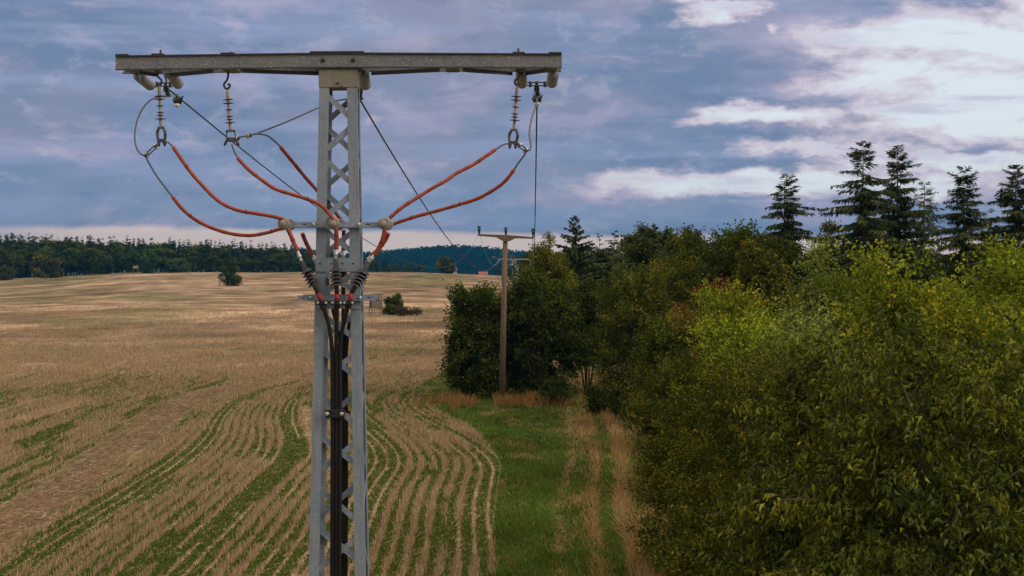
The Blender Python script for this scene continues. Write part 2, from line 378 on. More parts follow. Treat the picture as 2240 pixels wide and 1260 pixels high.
def ground_colour(x, Y):
    sh = x.shape
    TAN, PALE, BROWN, GREEN = (np.array(c) for c in ((.345, .240, .162), (.44, .325, .232), (.17, .112, .066), (.058, .100, .016)))
    n1 = fbm(x / 3.0, Y / 4.5, 1, 4)[..., None]; n2 = fbm(x / 20, Y / 34, 2, 3)[..., None]; n3 = fbm(x / .5, Y / .8, 3, 2)[..., None]
    c = TAN + (PALE - TAN) * sstep(.35, .7, n1)
    c = c + (BROWN - c) * (sstep(.52, .74, n2) * .65)
    # long harvest passes across the far field
    ang = fbm(x / 160, Y / 160, 77, 2) * 1.3
    s1 = fbm((x * np.cos(ang) + Y * np.sin(ang)) / 45, (Y * np.cos(ang) - x * np.sin(ang)) / (5.0 + Y / 40), 12, 4)[..., None]
    kf = sstep(130, 260, Y)[..., None]
    c = c + (BROWN * 1.15 - c) * (sstep(.50, .62, s1) * kf * .85)
    s2 = fbm(x / 40, Y / (8.0 + Y / 30), 15, 3)[..., None]
    s3 = fbm(x / 30, Y / (14 + Y / 25), 19, 4)[..., None]
    c = c + (np.array((.16, .15, .06)) - c) * (sstep(.56, .66, s3) * kf * .7)
    c = c + (PALE * 1.0 - c) * (sstep(.55, .7, s2) * kf * .4)
    c = c * (1 + kf * ((fbm(x / 5, Y / 11, 91, 4)[..., None] - .5) * 1.5 + (fbm(x / 14, Y / (3 + Y / 80), 93, 4)[..., None] - .5) * .85))
    x0 = row0(x, Y); ph = x0 / SPACE; dist = np.abs(ph - np.round(ph)) * SPACE
    rowm = np.exp(-(dist / .085) ** 2)[..., None] * (vnoise(np.round(ph) * 3.7, Y / 45.0, 58) < np.where(x < -4, .66, .88))[..., None]
    fade = (1 - sstep(190, 330, Y))[..., None]
    g = greenness(x, Y)[..., None]
    c = c + (c * .62 - c) * ((1 - rowm) * fade * .55)          # shade between the rows, put into the ground colour
    patch = sstep(.3, .75, n3) * .45 + .55
    c = c + (GREEN - c) * np.clip(g * (1 - rowm * .8) * (patch * .93), 0, 1) * (.25 + .75 * (1 - kf * .45))
    tr = track(x, Y)[..., None]
    c = c + (np.array((.17, .108, .062)) * (0.8 + .4 * n1) - c) * tr * .9
    tcx = np.abs(np.abs(x - trackx(Y)) - .85)
    c = c + (np.array((.125, .078, .045)) - c) * (np.exp(-(tcx / .3) ** 2) * sstep(.35, .6, fbm(x / 1.5, Y / 6, 29, 3)))[..., None] * .6 * (Y < 330)[..., None]
    # grass verge and track beside the hedge
    e = edge(Y); ve = sstep(-.25, .35, x - e + (fbm(x / 1.2, Y / 2.5, 31, 2) - .5) * .9)[..., None]
    gn = fbm(x / .9, Y / 2.2, 33, 3)[..., None]
    v = GREEN * (.75 + .6 * gn); v = v + (np.array((.115, .10, .03)) - v) * sstep(.46, .68, fbm(x / 1.1, Y / 2.4, 34, 4))[..., None] * .5
    v = v + (np.array((.21, .15, .08)) - v) * sstep(.55, .72, fbm(x / 1.6, Y / 3.5, 35, 3))[..., None] * .75
    p = x - pathx(Y)
    def strip_(c0, w, s): return np.exp(-((p - c0 + .25 * (fbm(x * 0, Y / 4, s, 2) - .5)) / w) ** 2)[..., None]
    broken = sstep(.22, .45, fbm(x / .8, Y / 3.0, 37, 3))[..., None]
    v = v + (np.array((.30, .205, .145)) - v) * strip_(-1.05, .22, 61) * broken * .85
    v = v + (np.array((.36, .24, .115)) - v) * strip_(.12, .26, 62) * (.35 + .5 * broken)
    v = v + (np.array((.38, .26, .125)) - v) * strip_(1.3, .34, 63) * (.5 + .45 * broken)
    v = v + (np.array((.30, .21, .10)) - v) * (strip_(-.5, .8, 64) * (sstep(88, 98, Y) * (1 - sstep(112, 122, Y)))[..., None]) * .7
    v = v + (np.array((.24, .155, .085)) - v) * sstep(2.2, 2.7, p)[..., None] * .85
    c = c + (v - c) * ve * (1 - sstep(210, 300, Y))[..., None]
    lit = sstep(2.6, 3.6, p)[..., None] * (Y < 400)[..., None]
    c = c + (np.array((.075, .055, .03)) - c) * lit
    und = sstep(3000, 3300, Y)[..., None]
    c = c + (np.array((.05, .07, .03)) - c) * und
    return np.clip(c, .005, 1)

def npmesh(name, V, faces, col=None, smooth=False):
    """faces: (n,k) index array"""
    me = bpy.data.meshes.new(name); V = np.asarray(V, np.float32); faces = np.asarray(faces, np.int32); n, k = faces.shape
    me.vertices.add(len(V)); me.vertices.foreach_set('co', V.ravel())
    me.loops.add(n * k); me.loops.foreach_set('vertex_index', faces.ravel())
    me.polygons.add(n); me.polygons.foreach_set('loop_start', np.arange(0, n * k, k, dtype=np.int32))
    me.polygons.foreach_set('use_smooth', np.full(n, smooth))
    if col is not None:
        a = me.color_attributes.new('Col', 'FLOAT_COLOR', 'POINT')
        a.data.foreach_set('color', np.concatenate([np.asarray(col, np.float32), np.ones((len(V), 1), np.float32)], 1).ravel())
    me.update(calc_edges=True); me.validate()
    return me

def build_ground():
    ys = np.concatenate([np.linspace(-120, 35, 18), np.exp(np.linspace(math.log(40), math.log(1150), 760)), np.exp(np.linspace(math.log(1175), math.log(5200), 60))])
    us = np.concatenate([np.linspace(-2.4, -.36, 24)[:-1], np.linspace(-.36, -.30, 14)[:-1], np.linspace(-.30, .22, 560), np.linspace(.22, .36, 24)[1:], np.linspace(.36, 2.4, 24)[1:]])
    U, Y = np.meshgrid(us, ys); X = np.clip(U * np.maximum(Y, 60), -2500, 2500) + U * .5
    Z = zt(X, Y)
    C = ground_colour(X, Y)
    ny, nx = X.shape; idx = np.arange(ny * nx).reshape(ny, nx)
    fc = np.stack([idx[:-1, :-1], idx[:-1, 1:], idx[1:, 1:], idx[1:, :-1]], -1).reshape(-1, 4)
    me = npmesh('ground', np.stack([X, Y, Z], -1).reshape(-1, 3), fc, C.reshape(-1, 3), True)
    m = bpy.data.materials.new('field_soil'); m.use_nodes = True; t = NT(m.node_tree); b = t.n['Principled BSDF']
    a = t.new('ShaderNodeAttribute', attribute_name='Col'); tc = t.new('ShaderNodeTexCoord'); ob = tc.outputs['Object']
    n1 = t.noise(ob, 3.2, 6, .65); n2 = t.noise(ob, .6, 5, .6); n3 = t.noise(ob, .09, 5, .62)
    c = t.mix(t.step(n1, .28, .72), (.62, .60, .56), (1.32, 1.30, 1.30)); c = t.mix(1.0, a.outputs[0], c, 'MULTIPLY')
    c = t.mix(1.0, c, t.mix(t.step(n2, .3, .7), (.80, .80, .80), (1.18, 1.18, 1.18)), 'MULTIPLY')
    c = t.mix(1.0, c, t.mix(t.step(n3, .3, .7), (.84, .83, .82), (1.12, 1.12, 1.12)), 'MULTIPLY')
    t.put(b.inputs['Base Color'], c); b.inputs['Roughness'].default_value = .95; b.inputs['Specular IOR Level'].default_value = .1
    bp = t.new('ShaderNodeBump'); bp.inputs['Strength'].default_value = .7; bp.inputs['Distance'].default_value = .12
    t.l.new(n1, bp.inputs['Height']); t.l.new(bp.outputs[0], b.inputs['Normal'])
    o = link('ground', me, m); tag(o, kind='structure')
build_ground()

# ------------------------------------------------------------------ stubble, grass
rng = np.random.default_rng(7)
def blades(P, D, L, Wd, col, lat=None):
    """thin triangular blades: foot P, direction D, length L, width Wd"""
    n = len(P)
    if lat is None:
        a = rng.uniform(0, math.pi, n); lat = np.stack([np.cos(a), np.sin(a) * .5, np.zeros(n)], -1)
    l = lat * (Wd[:, None] / 2)
    T = P + D * L[:, None]
    V = np.stack([P - l, P + l, T + l * .55, T - l * .55], 1).reshape(-1, 3)
    return V, np.arange(4 * n).reshape(n, 4), np.repeat(col, 4, 0)
def cat(parts):
    V, Fc, C, k = [], [], [], 0
    for v, f, c in parts: V.append(v); Fc.append(f + k); C.append(c); k += len(v)
    return np.concatenate(V), np.concatenate(Fc), np.concatenate(C)
def inview(x, Y, pad=.02): return (x / Y > -.26 - pad) & (x / Y < .26 + pad)

def build_stubble():
    P = []
    for (y0, y1, st, nb) in ((52, 110, .11, 6), (110, 190, .2, 4), (190, 430, .5, 3)):
        for k in range(-208, 7):
            x0 = k * SPACE
            Y = np.arange(y0, y1, st); Y = Y + rng.uniform(-st, st, len(Y)) * .5
            x = rowx(np.full(len(Y), x0), Y) + rng.normal(0, .03, len(Y))
            dens = fbm(np.full(len(Y), k * .9), Y / 7.0, 51, 3)
            keep = inview(x, Y) & (x < edge(Y) - .1 + rng.normal(0, .15, len(Y)) + 1.0 * (vnoise(Y / 5.0, Y * 0, 59) - .5)) & (dens > .36 + .16 * rng.random(len(Y))) & (track(x, Y) < .12 + .3 * rng.random(len(Y))) & (rng.random(len(Y)) > sstep(120, 425, Y))
            skip = (greenness(x, Y) > .35) & (vnoise(np.full(len(Y), k * .83), Y / 70.0, 58) > np.where(x < -4, .66, .88)) & (Y < 180)
            keep &= ~skip
            x, Y = x[keep], Y[keep]
            for _ in range(nb):
                P.append(np.stack([x + rng.normal(0, .035, len(x)) * (1 + Y / 120), Y + rng.normal(0, .06, len(x)), np.zeros(len(x))], -1))
    P = np.concatenate(P); n = len(P); P[:, 2] = zt(P[:, 0], P[:, 1]) - .01
    D = np.stack([rng.normal(0, .24, n), rng.normal(0, .26, n), np.ones(n)], -1)
    fl = rng.random(n) < .12; D[fl, :2] *= 3.5
    D /= np.linalg.norm(D, axis=1)[:, None]
    hv = .6 + .8 * fbm(P[:, 0] / 3, P[:, 1] / 5, 55, 2)
    L = rng.uniform(.13, .36, n) * hv; W = rng.uniform(.014, .030, n) * (1 + P[:, 1] / 260)
    base = np.array([(.46, .34, .23), (.40, .285, .175), (.53, .41, .30), (.36, .25, .15)])
    c = base[rng.integers(0, 4, n)] * rng.uniform(.75, 1.15, (n, 1))
    parts = [blades(P, D, L, W, c)]
    # loose straw lying on the ground
    n = 60000; Y = 52 * np.exp(rng.random(n) * math.log(230 / 52)); x = rng.uniform(-.28, .02, n) * Y
    k = (x < edge(Y) - .1); x, Y = x[k], Y[k]; n = len(x)
    P = np.stack([x, Y, zt(x, Y) + .01], -1); a = rng.uniform(0, 6.28, n)
    D = np.stack([np.cos(a), np.sin(a), rng.uniform(.0, .45, n)], -1)
    parts.append(blades(P, D, rng.uniform(.1, .34, n), rng.uniform(.015, .03, n) * (1 + Y / 200), base[rng.integers(0, 4, n)] * rng.uniform(.6, 1.05, (n, 1)),
                 np.stack([np.zeros(n), np.zeros(n), np.ones(n)], -1) * .6 + np.stack([-np.sin(a), np.cos(a), np.zeros(n)], -1) * .6))
    V, Fc, C = cat(parts)
    o = link('stubble', npmesh('stubble', V, Fc, C), M['straw']); tag(o, 'pale straw stubble standing in curved rows on the harvested field', 'stubble', kind='stuff')
build_stubble()

def build_grass():
    parts = []
    n = 330000; Y = 52 * np.exp(rng.random(n) * math.log(200 / 52)); x = rng.uniform(-.28, .02, n) * Y
    g = greenness(x, Y); x0 = row0(x, Y); ph = x0 / SPACE; dist = np.abs(ph - np.round(ph)) * SPACE; dist = dist + .2 * (vnoise(np.round(ph) * 3.7, Y / 45.0, 58) > np.where(x < -4, .66, .88))
    k = (x < edge(Y)) & (g > rng.uniform(.2, 1, n)) & (dist > .085) & (track(x, Y) < .3)
    x, Y = x[k], Y[k]; n = len(x)
    P = np.stack([x, Y, zt(x, Y) - .01], -1); D = np.stack([rng.normal(0, .45, n), rng.normal(0, .45, n), np.ones(n)], -1)
    c = np.array((.066, .120, .016)) * rng.uniform(.6, 1.5, (n, 1)) + np.array((.05, .03, .005)) * rng.random((n, 1)) * .7
    parts.append(blades(P, D, rng.uniform(.05, .15, n), rng.uniform(.02, .04, n) * (1 + Y / 200), c))
    o = link('field_grass', npmesh('field_grass', *cat(parts)), M['grassm']); tag(o, 'green volunteer seedlings growing between the stubble rows', 'grass', kind='stuff')
    parts = []
    n = 240000; Y = 52 * np.exp(rng.random(n) * math.log(200 / 52)); x = rng.uniform(-.06, .10, n) * Y
    p = x - pathx(Y); k = (x > edge(Y) + .1) & (p < 3.4); x, Y, p = x[k], Y[k], p[k]; n = len(x)
    dry = np.exp(-((p - .12) / .22) ** 2) * .38 + .95 * np.exp(-((p - 1.3) / .22) ** 2) + sstep(2.2, 2.8, p) * .95 + .5 * np.exp(-((p + .3) / .7) ** 2) * sstep(88, 98, Y) * (1 - sstep(112, 122, Y)) + .06 + .45 * np.exp(-((p + 1.05) / .22) ** 2) + sstep(.56, .74, fbm(x / 1.6, Y / 3.5, 35, 3)) * .45
    isdry = rng.random(n) < dry * .85 * sstep(.28, .50, fbm(x / .7, Y / 2.4, 38, 3))
    P = np.stack([x, Y, zt(x, Y) - .01], -1); D = np.stack([rng.normal(0, .5, n) - .1, rng.normal(0, .5, n), np.ones(n)], -1)
    cg = np.array((.066, .128, .018)) * rng.uniform(.5, 1.4, (n, 1)) * (.55 + .95 * fbm(x / 1.3, Y / 4, 73, 3))[:, None] + np.array((.05, .025, .004)) * rng.random((n, 1)) ** 2
    L = rng.uniform(.05, .14, n) * (.4 + 1.4 * fbm(x / 1.2, Y / 2.5, 71, 3))
    g = ~isdry
    parts.append(blades(P[g], D[g], L[g], rng.uniform(.014, .03, g.sum()) * (1 + Y[g] / 200), cg[g]))
    o = link('verge_grass', npmesh('verge_grass', *cat(parts)), M['grassm']); tag(o, 'short green grass on the verge between field and hedge', 'grass', kind='stuff')
    parts = []
    cd = np.array((.37, .25, .125)) * rng.uniform(.6, 1.25, (n, 1)); d = isdry
    tall = np.where(np.abs(p - 1.3) < .5, 1.5, 1.0) * np.where(p > 2.2, 1.3, 1) * np.where((p < -.7) | (np.abs(p - .65) < .3), .35, 1)
    parts.append(blades(P[d], D[d], (rng.uniform(.14, .38, n) * tall)[d], rng.uniform(.012, .026, d.sum()) * (1 + Y[d] / 200), cd[d]))
    # golden tall grass at the foot of the brown pole
    m = 16000; pxs = rng.normal(1110, 82, m); Y2 = np.minimum(rng.normal(124, 3.2, m), 134); x2 = (pxs - 1120) / F * Y2
    k = fbm(x2 / .9, Y2 / 2.5, 81, 4) > .46 + .16 * rng.random(m) + .03 * np.abs(Y2 - 124.5); x2, Y2 = x2[k], Y2[k]; m = len(x2)
    P2 = np.stack([x2, Y2, np.zeros(m)], -1); D2 = np.stack([rng.normal(0, .32, m) + .1, rng.normal(0, .3, m), np.ones(m)], -1)
    parts.append(blades(P2, D2, rng.uniform(.2, .75, m), rng.uniform(.02, .04, m), np.array((.36, .205, .085)) * rng.uniform(.5, 1.25, (m, 1))))
    # pale grass seen through the gap under the hedge
    m = 5000; Y2 = rng.uniform(134, 190, m); x2 = rng.uniform(2.6, 8.6, m)
    P2 = np.stack([x2, Y2, np.zeros(m)], -1); D2 = np.stack([rng.normal(0, .3, m), rng.normal(0, .3, m), np.ones(m)], -1)
    parts.append(blades(P2, D2, rng.uniform(.3, .8, m), rng.uniform(.03, .05, m), np.array((.42, .30, .20)) * rng.uniform(.7, 1.2, (m, 1))))
    o = link('dry_grass', npmesh('dry_grass', *cat(parts)), M['grassm']); tag(o, 'tall dry tan grass along the wheel tracks and at the pole foot', 'grass', kind='stuff')
build_grass()

# ------------------------------------------------------------------ foliage builders (meshes stand on the origin)
def nrm(a): return a / np.maximum(np.linalg.norm(a, axis=-1, keepdims=True), 1e-9)
def leaves(r, P, D, L, Wd, col, fold=.35, curl=.25):
    """one leaf each: two triangles folded along the midrib; tips curl down"""
    n = len(P); D = nrm(D)
    up = nrm(np.stack([r.normal(0, .55, n), r.normal(0, .55, n), np.ones(n)], -1))
    S = nrm(np.cross(D, up)); N = np.cross(S, D)
    L = L[:, None]; Wd = Wd[:, None]
    mid = P + D * L * .48; tip = P + D * L - N * L * curl
    a = mid - S * Wd / 2 + N * Wd * fold; b = mid + S * Wd / 2 + N * Wd * fold
    V = np.stack([P, b, tip, a], 1).reshape(-1, 3); k = np.arange(n)[:, None] * 4
    Fc = np.concatenate([k + [[0, 1, 2]], k + [[0, 2, 3]]], 1).reshape(-1, 3)
    return V, Fc, np.repeat(col, 4, 0)

def lumps(r, k=7):
    A = r.normal(0, 1, (k, 3)) * r.uniform(1.2, 3.4, (k, 1)); ph = r.uniform(0, 6.28, k)
    return lambda d: np.sin(d @ A.T + ph).mean(-1) * 1.6

def crown(seed, rx, rz, zc, nclump, per, lL, lW, pal, twig=.5, up=.35, droop=0.0, rough=.28, inner=.5, low=-1.0, spread=.09, flat=1.0, jit=.55, curl=.25, shape=None, boughs=26):
    """leafy crown: sprays of leaves along short twigs through a lumpy volume"""
    r = np.random.default_rng(seed); f = lumps(r)
    nb = max(8, int(nclump / boughs)); f2 = lumps(r, 9); S3 = np.array((rx, rx, rz))
    bd = nrm(r.normal(0, 1, (nb * 3, 3))); bd = bd[bd[:, 2] > low][:nb]; nb = len(bd)
    brad = (inner + (1 - inner) * r.random(nb) ** .5) * (1 + rough * f(bd) + .12 * f2(bd * 2.3)) * r.uniform(.86, 1.08, nb)
    bc = bd * brad[:, None] * S3
    bi = r.integers(0, nb, nclump); n = nclump
    sig = (.105 * rx + .10) * r.uniform(.55, 1.35, nb)
    C = bc[bi] + r.normal(0, 1, (n, 3)) * sig[bi][:, None] * np.array((1, 1, .6)); d = nrm(C / S3)
    C = C + np.array((0, 0, zc)); ok = C[:, 2] > .06; C, d, bi = C[ok], d[ok], bi[ok]; n = len(C)
    if shape is not None:
        s = shape(np.clip((C[:, 2] - zc) / rz, -1.2, 1.2)); C[:, :2] *= s[:, None]
    td = nrm(d * np.array((1, 1, .8)) + r.normal(0, .55, (n, 3)) + np.array((0, 0, up)))
    tl = twig * r.uniform(.45, 1.35, n)
    pal = np.array(pal); pi = np.clip((r.random(n) * .35 + .65 * r.random(nb)[bi]) * len(pal), 0, len(pal) - .001)
    cc = pal[pi.astype(int)] * r.uniform(.8, 1.2, (n, 1)) * r.uniform(.72, 1.25, (nb, 1))[bi]
    s = r.random((n, per)); P = C[:, None] + td[:, None] * (s * tl[:, None])[..., None] + r.normal(0, spread, (n, per, 3))
    P[..., 2] -= droop * s ** 2 * tl[:, None]
    D = td[:, None] * .55 + r.normal(0, .62, (n, per, 3)); D[..., 2] -= droop * 1.3
    D[..., 2] *= flat
    col = cc[:, None] * r.uniform(1 - jit, 1 + jit, (n, per, 1)) * np.array((1, 1, 1))
    m = n * per
    lsz = r.uniform(.65, 1.25, m)
    P = P.reshape(-1, 3); keep = P[:, 2] > .05
    out = leaves(r, P[keep], D.reshape(-1, 3)[keep], (lL * lsz)[keep], (lW * lsz)[keep], col.reshape(-1, 3)[keep], curl=curl)
    q = np.nonzero((r.random(n) < .28) & (C[:, 2] > .3))[0]; m = len(q)     # bare twigs between the leaves
    tw = leaves(r, C[q] - td[q] * tl[q, None] * .3, td[q] + r.normal(0, .12, (m, 3)), tl[q] * r.uniform(.9, 1.6, m), np.full(m, max(.008, lW * .12)), np.array((.085, .07, .05)) * r.uniform(.5, 1.5, (m, 1)), fold=.5, curl=droop * .1)
    return tuple(np.concatenate([a, b + (len(out[0]) if i == 1 else 0)]) for i, (a, b) in enumerate(zip(out, tw)))

def stems(seed, h, r0, n, rad, rz=None, low=0.0, sides=6, single=False):
    """one trunk with limbs, or several stems from the ground"""
    r = random.Random(seed); b = MB()
    if single:
        pts = [(r.uniform(-.04, .04) * h * k / 6, r.uniform(-.04, .04) * h * k / 6, h * k / 6) for k in range(7)]
        b.tube(spline(pts, 2), [r0 * (1 - .85 * i / 12) for i in range(13)], sides)
        for i in range(n):
            t = low + (1 - low) * r.random() * .85; z = h * t; a = r.uniform(0, 6.28); l = rad * r.uniform(.5, .95) * (1.05 - t * .6)
            k = int(t * 6); p = Vector(pts[k]).lerp(Vector(pts[min(k + 1, 6)]), t * 6 - k)
            q = p + Vector((math.cos(a) * l, math.sin(a) * l, l * r.uniform(.25, .8)))
            b.tube(spline([p, p.lerp(q, .5) + Vector((0, 0, -.06 * l)), q], 2), [r0 * .38 * (1 - t * .6) * (1 - .8 * j / 4) for j in range(5)], 4)
    else:
        for i in range(n):
            a = r.uniform(0, 6.28); l = rad * r.uniform(.25, .85); hh = h * r.uniform(.6, .93)
            p = Vector((math.cos(a) * .12 * rad, math.sin(a) * .12 * rad, 0)); q = Vector((math.cos(a) * l, math.sin(a) * l, hh))
            mid = p.lerp(q, .5) + Vector((r.uniform(-.15, .15) * rad, r.uniform(-.15, .15) * rad, .08 * hh))
            b.tube(spline([p, mid, q], 3), [r0 * (1 - .85 * j / 6) for j in range(7)], 5)
    return b

def raw(b, name, m):
    me = bpy.data.meshes.new(name); me.from_pydata(b.v, [], b.f); me.polygons.foreach_set('use_smooth', b.sm); me.materials.append(m); me.update()
    return me

def conifer(seed, H, Rr, bare=.12, whorl=.25, per=6, twl=.68, pal=((.045, .070, .026), (.068, .10, .034), (.10, .12, .044)), power=.68, lift=.12, sag=.55, width=.075, dens=1.4, gap=.24):
    """spruce or fir: whorls of drooping boughs carrying hanging needle twigs"""
    r = np.random.default_rng(seed); rr = random.Random(seed); tb = MB()
    tb.tube([(0, 0, 0), (0.03 * H * rr.uniform(-.3, .3), 0, H * .5), (0, 0, H * .985)], [H * .0115 + .05, H * .007 + .03, .012], 6)
    P, D, L, W, C = [], [], [], [], []; pal = np.array(pal)
    z = H * bare
    side = rr.uniform(0, 6.28)
    while z < H * .99:
        t = z / H; nb = max(3, int(per * (1.1 - .35 * t)))
        for k in range(nb):
            if rr.random() < gap: continue
            a = 6.28 * (k + rr.random() * .8) / nb + z * 2.1; zk = z; z = z + rr.uniform(-1.3, 1.3) * whorl; t = min(.985, z / H)
            ln = Rr * min(1.0, (1 - t) / .97) ** power * rr.uniform(.38, 1.25) * (1 + .22 * math.cos(a - side)) + .12
            if rr.random() < .08: ln *= 1.28
            up0 = lift + (.7 * max(0, t - .9) / .1); dn = sag * (1 - t * .75) * rr.uniform(.7, 1.3)
            ns = max(3, int(ln / .13)); s = (np.arange(ns) + .5) / ns
            s = np.clip(s + r.normal(0, .02, ns), .04, 1)
            bx = np.stack([np.cos(a) * ln * s, np.sin(a) * ln * s, z + ln * (up0 * s - dn * s ** 1.6 + .22 * dn * s ** 4)], -1)
            tb.tube([Vector(bx[0] * [0, 0, 1]), Vector(bx[len(bx) // 2]), Vector(bx[-1])], [.022 * ln / 2 + .006, .014 * ln / 2 + .004, .003], 3, False)
            m = int(max(2, 5 * dens)); q = ns * m
            base = np.repeat(bx, m, 0) + r.normal(0, .03, (q, 3))
            out = np.array((math.cos(a), math.sin(a), 0)); lat = np.array((-math.sin(a), math.cos(a), 0))
            sg = r.choice([-1, 1], q)[:, None]
            dd = out * r.uniform(.2, .9, (q, 1)) + lat * sg * r.uniform(.1, .9, (q, 1)) + np.array((0, 0, -1)) * r.uniform(.3, 2.3, (q, 1)) * (1.05 - t * .8) + np.array((0, 0, 1)) * max(0, t - .8) * 3
            P.append(base); D.append(dd); L.append(twl * r.uniform(.5, 1.15, q) * np.repeat(1.1 - .55 * s, m) * (.55 + .45 * (1 - t) ** .4)); W.append(np.full(q, width) * r.uniform(.6, 1.3, q))
            C.append(pal[rr.randrange(len(pal))] * r.uniform(.75, 1.3, (q, 1))); z = zk
        z += whorl * rr.uniform(.75, 1.25) * (1.0 if t < .75 else .72)
    P, D, L, W, C = map(np.concatenate, (P, D, L, W, C))
    return leaves(r, P, D, L, W, C, fold=.15, curl=.12), tb

def plant(name, label, catg, loc, crown_me, trunk_me, trunkname='trunk', rz=0.0, s=(1, 1, 1), group=None):
    o = thing(name, label, catg, loc, group, rz); o.scale = s
    if trunk_me: c = bpy.data.objects.new(trunkname, trunk_me); COL.objects.link(c); c.parent = o
    c = bpy.data.objects.new('crown', crown_me); COL.objects.link(c); c.parent = o
    return o
def cmesh(name, data, m):
    me = npmesh(name, *data); me.materials.append(m); return me
def spot(px, Y, dz=0.0):
    x = (px - 1120) / F * Y; return (x, Y, gz(x, Y) + dz)
def hgt(py, Y): return HC + (565 - py) / F * Y

OLIVE = [(.074, .096, .010), (.10, .122, .012), (.17, .175, .020), (.050, .070, .009), (.22, .185, .026)]
DARK = [(.036, .060, .010), (.055, .085, .012), (.082, .115, .015), (.13, .148, .020)]
BRIGHT = [(.25, .305, .022), (.31, .335, .026), (.23, .30, .030), (.15, .205, .020), (.40, .35, .030)]
GREY = [(.19, .24, .065), (.24, .29, .085), (.16, .21, .045), (.23, .25, .045)]
CHERRY = [(.082, .108, .010), (.11, .138, .012), (.18, .195, .020), (.056, .080, .009), (.15, .155, .014)]
HAW = [(.082, .112, .014), (.115, .142, .016), (.06, .085, .011), (.20, .19, .026), (.11, .115, .016)]
RUST = [(.19, .075, .03), (.24, .095, .036), (.15, .07, .03), (.18, .10, .032)]
GOLD = [(.42, .32, .02), (.34, .28, .02), (.48, .33, .02)]

def shrub(name, label, px, Y, top, rad, kind, seed, wide=None, base=0.0, group=None, dens=1.0, cat_='tree'):
    h = hgt(top, Y); rad *= .80; rz = (h - base) * .47; zc = base + (h - base) * .50
    P = dict(
        cherry=dict(nclump=3900, per=15, lL=.096, lW=.034, pal=CHERRY, twig=.45, up=.15, droop=.5, rough=.34, inner=.62, low=-.6, spread=.045, curl=.35),
        thorn=dict(nclump=3300, per=15, lL=.08, lW=.046, pal=OLIVE, twig=.50, up=.30, rough=.32, inner=.55, spread=.06),
        bright=dict(nclump=2600, per=16, lL=.10, lW=.062, pal=BRIGHT, twig=.60, up=.75, rough=.26, inner=.55, low=-.6, spread=.08),
        grey=dict(nclump=2400, per=15, lL=.085, lW=.065, pal=GREY, twig=.50, up=.60, rough=.26, inner=.5, low=-.6, spread=.08),
        haw=dict(nclump=2800, per=14, lL=.13, lW=.08, pal=HAW, twig=.75, up=.45, rough=.30, inner=.5, spread=.09),
        beam=dict(nclump=3300, per=12, lL=.19, lW=.115, pal=DARK, twig=.8, up=.12, rough=.34, inner=.6, spread=.12, flat=.6),
        oak=dict(nclump=2600, per=13, lL=.19, lW=.12, pal=DARK, twig=.55, up=.3, rough=.42, inner=.35, low=-.75, spread=.14),
        rust=dict(nclump=750, per=13, lL=.10, lW=.06, pal=RUST, twig=.6, up=.6, rough=.35, inner=.3, spread=.09),
        gold=dict(nclump=420, per=13, lL=.10, lW=.065, pal=GOLD, twig=.5, up=.7, rough=.3, inner=.3, spread=.08),
        low=dict(nclump=420, per=13, lL=.14, lW=.08, pal=DARK, twig=.4, up=.5, rough=.3, inner=.3, spread=.1),
    )[kind].copy()
    P['nclump'] = int(P['nclump'] * dens)
    data = crown(seed, rad, rz, zc, **P)
    m = M['bigleaf'] if kind == 'cherry' else M['leaf']
    tm = raw(stems(seed, h * (.97 if kind != 'oak' else .84), .05 + rad * .012, 9 if kind != 'oak' else 7, rad * .8, single=(kind in ('oak',)), low=.3), name + '_stems', M['bark'])
    return plant(name, label, cat_, spot(px, Y), cmesh(name + '_crown', data, m), tm, 'trunk' if kind == 'oak' else 'stem', group=group)

